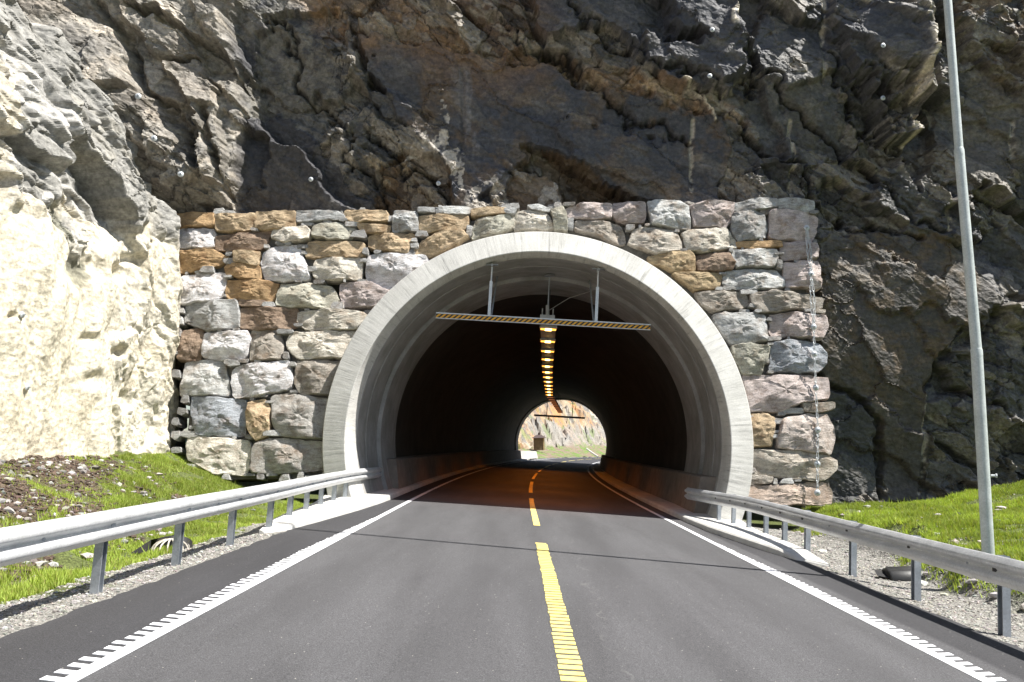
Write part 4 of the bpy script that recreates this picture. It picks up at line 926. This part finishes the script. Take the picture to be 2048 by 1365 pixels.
# ================================================================ FAR SIDE
def far_side():
    sv = np.concatenate([np.arange(88, 150, .3), np.arange(150, 235, .6)]); wv_ = np.concatenate([np.arange(0, 26, .22), np.linspace(26, 60, 20)])
    S, W_ = np.meshgrid(sv, wv_); c_ = cc(S); sl_ = np.maximum(0, S - 22) / 550; nx_, ny_ = 1 / np.sqrt(1 + sl_ ** 2), -sl_ / np.sqrt(1 + sl_ ** 2)
    X = c_ - 3.9 - nx_ * W_; Y = S - ny_ * W_
    a = rotc(S, W_, 25, 1 / 4.5, 1 / 1.8); h1, e1, c1 = facets(a[0] + fbm(S * .2, W_ * .2, 3) * .8, a[1] + fbm(S * .2, W_ * .2, 4) * .8, 1100)
    a = rotc(S, W_, -20, 1 / 1.6, 1 / .8); h2, e2, c2 = facets(a[0] + fbm(S * .5, W_ * .5, 6) * .6, a[1], 1200)
    w2 = W_ + fbm(S * .15, W_ * .3, 9) * 2
    rockz = np.interp(w2, [0, 4.5, 6, 8, 12, 18, 60], [0, .8, 1.2, 3.8, 9, 16, 45])
    low = np.interp(S, [88, 120, 150, 200], [0, 0, .6, 1.2]); 
    rk = sstep(5, 6.5, w2)
    Zb = -TB * (c_ - 3.9) * np.clip(1 - W_ / 6, 0, 1) + rockz + rk * (h1 * 1.5 + h2 * .6) + fbm(S * 1.2, W_ * 1.2, 12, 4) * .2 * sstep(.3, 2, W_) - .02
    n = fbm(S * .12, W_ * .25, 31, 5); n2 = fbm(S * .7, W_ * .7, 35, 5, .6)
    def mixc(c, new, wt): return c + (np.array(new) - c) * np.clip(wt, 0, 1)[..., None]
    c = np.zeros(X.shape + (3,)) + np.array([.36, .28, .19])
    c = mixc(c, (.42, .23, .1), sstep(.0, .25, n + n2 * .4)); c = mixc(c, (.42, .38, .32), sstep(.02, .3, -n + n2 * .5)); c = mixc(c, (.15, .145, .14), sstep(.06, .22, n2 + .3 * (c1 - .5)) * .8)
    c = mixc(c, (.27, .26, .24), sstep(2.8, 1.5, np.abs(w2 - 7.2)) * sstep(140, 152, S) * .8)
    c = mixc(c, (.3, .29, .27), sstep(104, 100, S) * rk)
    c = mixc(c, (.2, .15, .11), 1 - rk); c = mixc(c, (.12, .19, .04), (1 - rk) * sstep(-.05, .15, n2 + .5 * n))
    c = mixc(c, (.14, .2, .05), rk * sstep(.28, .38, fbm(S * .3, W_ * .6, 71, 4)) * .6)
    o = mesh('far_hillside', np.stack([X, Y, Zb], -1).reshape(-1, 3), gridf(len(sv), len(wv_), True), M['bank_rock'], None, False, c.reshape(-1, 3) * .85); tag(o, 'sunlit orange and grey rocky hillside beyond the tunnel', None, None, 'structure')
    # right verge
    X2 = c_ + 4.4 + nx_ * W_; Y2 = S + ny_ * W_; Z2 = -TB * (c_ + 4.4) + np.interp(W_, [0, 3, 6, 60], [0, .1, 1.5, 30]) - .02
    o = mesh('far_verge', np.stack([X2, Y2, Z2], -1).reshape(-1, 3)[:], gridf(len(sv), len(wv_)), M['bank_rock'], None, False, c.reshape(-1, 3)); tag(o, 'rocky roadside beyond the tunnel on the right', None, None, 'structure')
far_side()
def far_pt(u, v, y): return atY(u, v, y)
# hut
hb = far_pt(1078, 893, 128.); t_ = thing('small_hut', hb, 'tiny brown hut with dark hipped roof seen through the far opening', 'hut')
mb = MB(); mb.box(hb + Vector((-.8, -.2, -.6)), hb + Vector((.62, 1.6, 1.25))); mb.build('wall', M['hut_wood'], t_)
mb = MB(); mb.box(hb + Vector((.625, -.25, -.6)), hb + Vector((.85, 1.6, 1.25))); mb.build('corner_wall', M['hut_corner'], t_)
mb = MB(); z0, z1 = 1.26, 1.75; mb.add([hb + Vector(q) for q in ((-1.1, -.55, z0), (1.15, -.55, z0), (1.15, 1.9, z0), (-1.1, 1.9, z0), (-.35, .7, z1), (.4, .7, z1))], [(0, 1, 5, 4), (1, 2, 5), (2, 3, 4, 5), (3, 0, 4), (0, 3, 2, 1)]); mb.build('roof', M['hut_roof'], t_)
mb = MB(); mb.box(hb + Vector((-.1, .6, 1.7)), hb + Vector((.12, .8, 2.1))); mb.build('vent', M['hut_roof'], t_)
# barrier block
t_ = thing('barrier_block', far_pt(1055, 918, 93.), 'white concrete barrier block beside the road outside the far opening', 'barrier')
mb = MB(); q = [far_pt(1036, 919, 93.), far_pt(1076, 917, 94.5)]; h_ = Vector((0, 0, .95)); dd = (q[1] - q[0]); nn = Vector((-dd.y, dd.x, 0)).normalized() * .45
mb.add([q[0], q[1], q[1] + nn, q[0] + nn, q[0] + h_ + nn * .3 - dd * 0, q[1] + h_ * .85 + nn * .3 - dd * .04, q[1] + h_ * .85 + nn * .7 - dd * .04, q[0] + h_ + nn * .7], [(0, 1, 5, 4), (1, 2, 6, 5), (2, 3, 7, 6), (3, 0, 4, 7), (4, 5, 6, 7), (3, 2, 1, 0)]); mb.build('concrete_block', M['ring_concrete'], t_)
# pale rail / path beyond
mb = MB(); ptsr = [far_pt(1173, 898, 150.), far_pt(1180, 903, 149.), far_pt(1196, 914, 147.)]; mb.tube(ptsr, .16, 6); o = mb.build('pale_pipe', M['ring_concrete']); tag(o, 'thin pale pipe running down the far grassy bank', 'pipe')

# ================================================================ GRASS, PEBBLES
def scatter_grass(name, x0, x1, y0, y1, n, side, label, h0=.03, h1=.085):
    x = rng.uniform(x0, x1, n); y = y0 + (y1 - y0) * rng.uniform(0, 1, n) ** 1.0
    col, gw, dw = gcol(x, y); dens = gw * (1 - .95 * dw) * sstep(-.35, .12, fbm(x * 2.2, y * 2.2, 131, 5) + .05)
    nearw = np.where(x > 0, sstep(1.2, 4, x - 5), 1)
    keep = rng.uniform(0, 1, n) < np.clip(dens, 0.0, 1)
    if side < 0: keep &= (x < -4.75) & (x > -8.9)
    x, y = x[keep], y[keep]; n = len(x); z = gz(x, y)
    px_, _ = proj(x, y, z); 
    a = rng.uniform(0, 2 * math.pi, n); h = rng.uniform(h0, h1, n) * (.55 + 1.1 * np.clip(fbm(x * 1.3, y * 1.3, 137, 4) + .5, 0, 1.4) ** 1.5 + (rng.uniform(0, 1, n) < .012) * rng.uniform(.8, 1.8, n)); w_ = rng.uniform(.006, .013, n)
    bx, by = np.cos(a) * w_, np.sin(a) * w_; lx, ly = rng.normal(0, .35, n) * h, rng.normal(0, .35, n) * h
    V = np.stack([np.stack([x - bx, y - by, z - .01], 1), np.stack([x + bx, y + by, z - .01], 1), np.stack([x + lx, y + ly, z + h], 1)], 1).reshape(-1, 3)
    f = np.arange(3 * n).reshape(n, 3)
    t1 = rng.uniform(0, 1, n)[:, None]; patch = sstep(-.2, .25, fbm(x * .8, y * .8, 141, 4))[:, None]
    c = np.array([.15, .2, .03]) * (1 - t1) + np.array([.28, .34, .08]) * t1; c = c * (1.15 + .5 * patch)
    dr_ = np.hypot((x + 5.85) / .6, (y - 10.9) / .6) < 1; V[np.repeat(dr_, 3), 2] -= .3
    yel = (rng.uniform(0, 1, n) < .14)[:, None]; c = np.where(yel, np.array([.32, .3, .1]), c)
    o = mesh(name, V, f, M['grass'], None, False, np.repeat(c, 3, 0)); tag(o, label, 'grass', None, 'stuff')
scatter_grass('grass', -9.2, -4.7, 5.5, 22, 420000, -1, 'short bright grass between the left guard rail and the pale rock')
scatter_grass('grass', 6.3, 16, 8, 22.6, 480000, 1, 'short bright grass behind the right guard rail around the post', .035, .1)
ico = [(0, 0, 1), (.89, 0, .45), (.28, .85, .45), (-.72, .53, .45), (-.72, -.53, .45), (.28, -.85, .45), (.72, .53, -.45), (-.28, .85, -.45), (-.89, 0, -.45), (-.28, -.85, -.45), (.72, -.53, -.45), (0, 0, -1)]
icf = [(0, 1, 2), (0, 2, 3), (0, 3, 4), (0, 4, 5), (0, 5, 1), (1, 6, 2), (2, 6, 7), (2, 7, 3), (3, 7, 8), (3, 8, 4), (4, 8, 9), (4, 9, 5), (5, 9, 10), (5, 10, 1), (1, 10, 6), (6, 11, 7), (7, 11, 8), (8, 11, 9), (9, 11, 10), (10, 11, 6)]
def scatter_peb(name, x, y, r_, cols, label, cat):
    n = len(x); z = gz(x, y); ic = np.array(ico)[None] * rng.uniform(.65, 1.2, (n, 12, 1)); s_ = np.stack([r_ * rng.uniform(.7, 1.5, n), r_ * rng.uniform(.7, 1.4, n), r_ * rng.uniform(.45, .85, n)], 1)
    a = rng.uniform(0, 6.28, n); ca, sa = np.cos(a)[:, None], np.sin(a)[:, None]; q = ic * s_[:, None]; V = np.stack([q[..., 0] * ca - q[..., 1] * sa + x[:, None], q[..., 0] * sa + q[..., 1] * ca + y[:, None], q[..., 2] + (z + r_ * .2)[:, None]], -1)
    f = (np.array(icf)[None] + (np.arange(n) * 12)[:, None, None]).reshape(-1, 3)
    o = mesh(name, V.reshape(-1, 3), f, M['pebble'], None, False, np.repeat(cols, 12, 0)); tag(o, label, cat, None, 'stuff')
def pebset(x, y, rlo, rhi, greys, pw=3):
    n = len(x); r_ = rlo + (rhi - rlo) * rng.uniform(0, 1, n) ** pw; g = rng.uniform(*greys, n)[:, None]; return r_, g * np.array([1, .95, .87]) * rng.uniform(.92, 1.08, (n, 3))
x = rng.uniform(-9, -4.7, 16000); y = rng.uniform(5, 20, 16000); col, gw, dw = gcol(x, y); k = rng.uniform(0, 1, 16000) < .03 + dw * .5; x, y = x[k], y[k]
r_, c_ = pebset(x, y, .01, .09, (.14, .4), 7); scatter_peb('soil_stones', x, y, r_, c_, 'pale stones scattered in the brown soil left of the road', 'stones')
x = rng.uniform(-9, -5.6, 26000); y = rng.uniform(5, 19, 26000); col, gw, dw = gcol(x, y); k = rng.uniform(0, 1, 26000) < dw * .8; x, y = x[k], y[k]
r_, c_ = pebset(x, y, .015, .06, (.05, .1), 3); scatter_peb('soil_clods', x, y, r_, c_ * np.array([1.1, .8, .62]), 'dark clods of brown soil on the left slope', 'soil')
x = np.concatenate([rng.uniform(-5.3, -3.8, 9000), rng.uniform(4.95, 7.6, 22000)]); y = np.concatenate([rng.uniform(4.5, 14, 9000), rng.uniform(6, 20.5, 22000)]); k = rng.uniform(0, 1, len(x)) < np.where(x > 0, .8, 1) * ((x > 5.05) | (x < -3.9)); x, y = x[k], y[k]
r_, c_ = pebset(x, y, .006, .026, (.14, .42), 4); scatter_peb('gravel', x, y, r_, c_, 'grey gravel on the road shoulders', 'gravel')
x = rng.uniform(6, 13, 900); y = rng.uniform(7, 21.5, 900); r_, c_ = pebset(x, y, .015, .1, (.25, .5), 7); scatter_peb('verge_stones', x, y, r_, c_, 'loose stones lying in the grass on the right', 'stones')
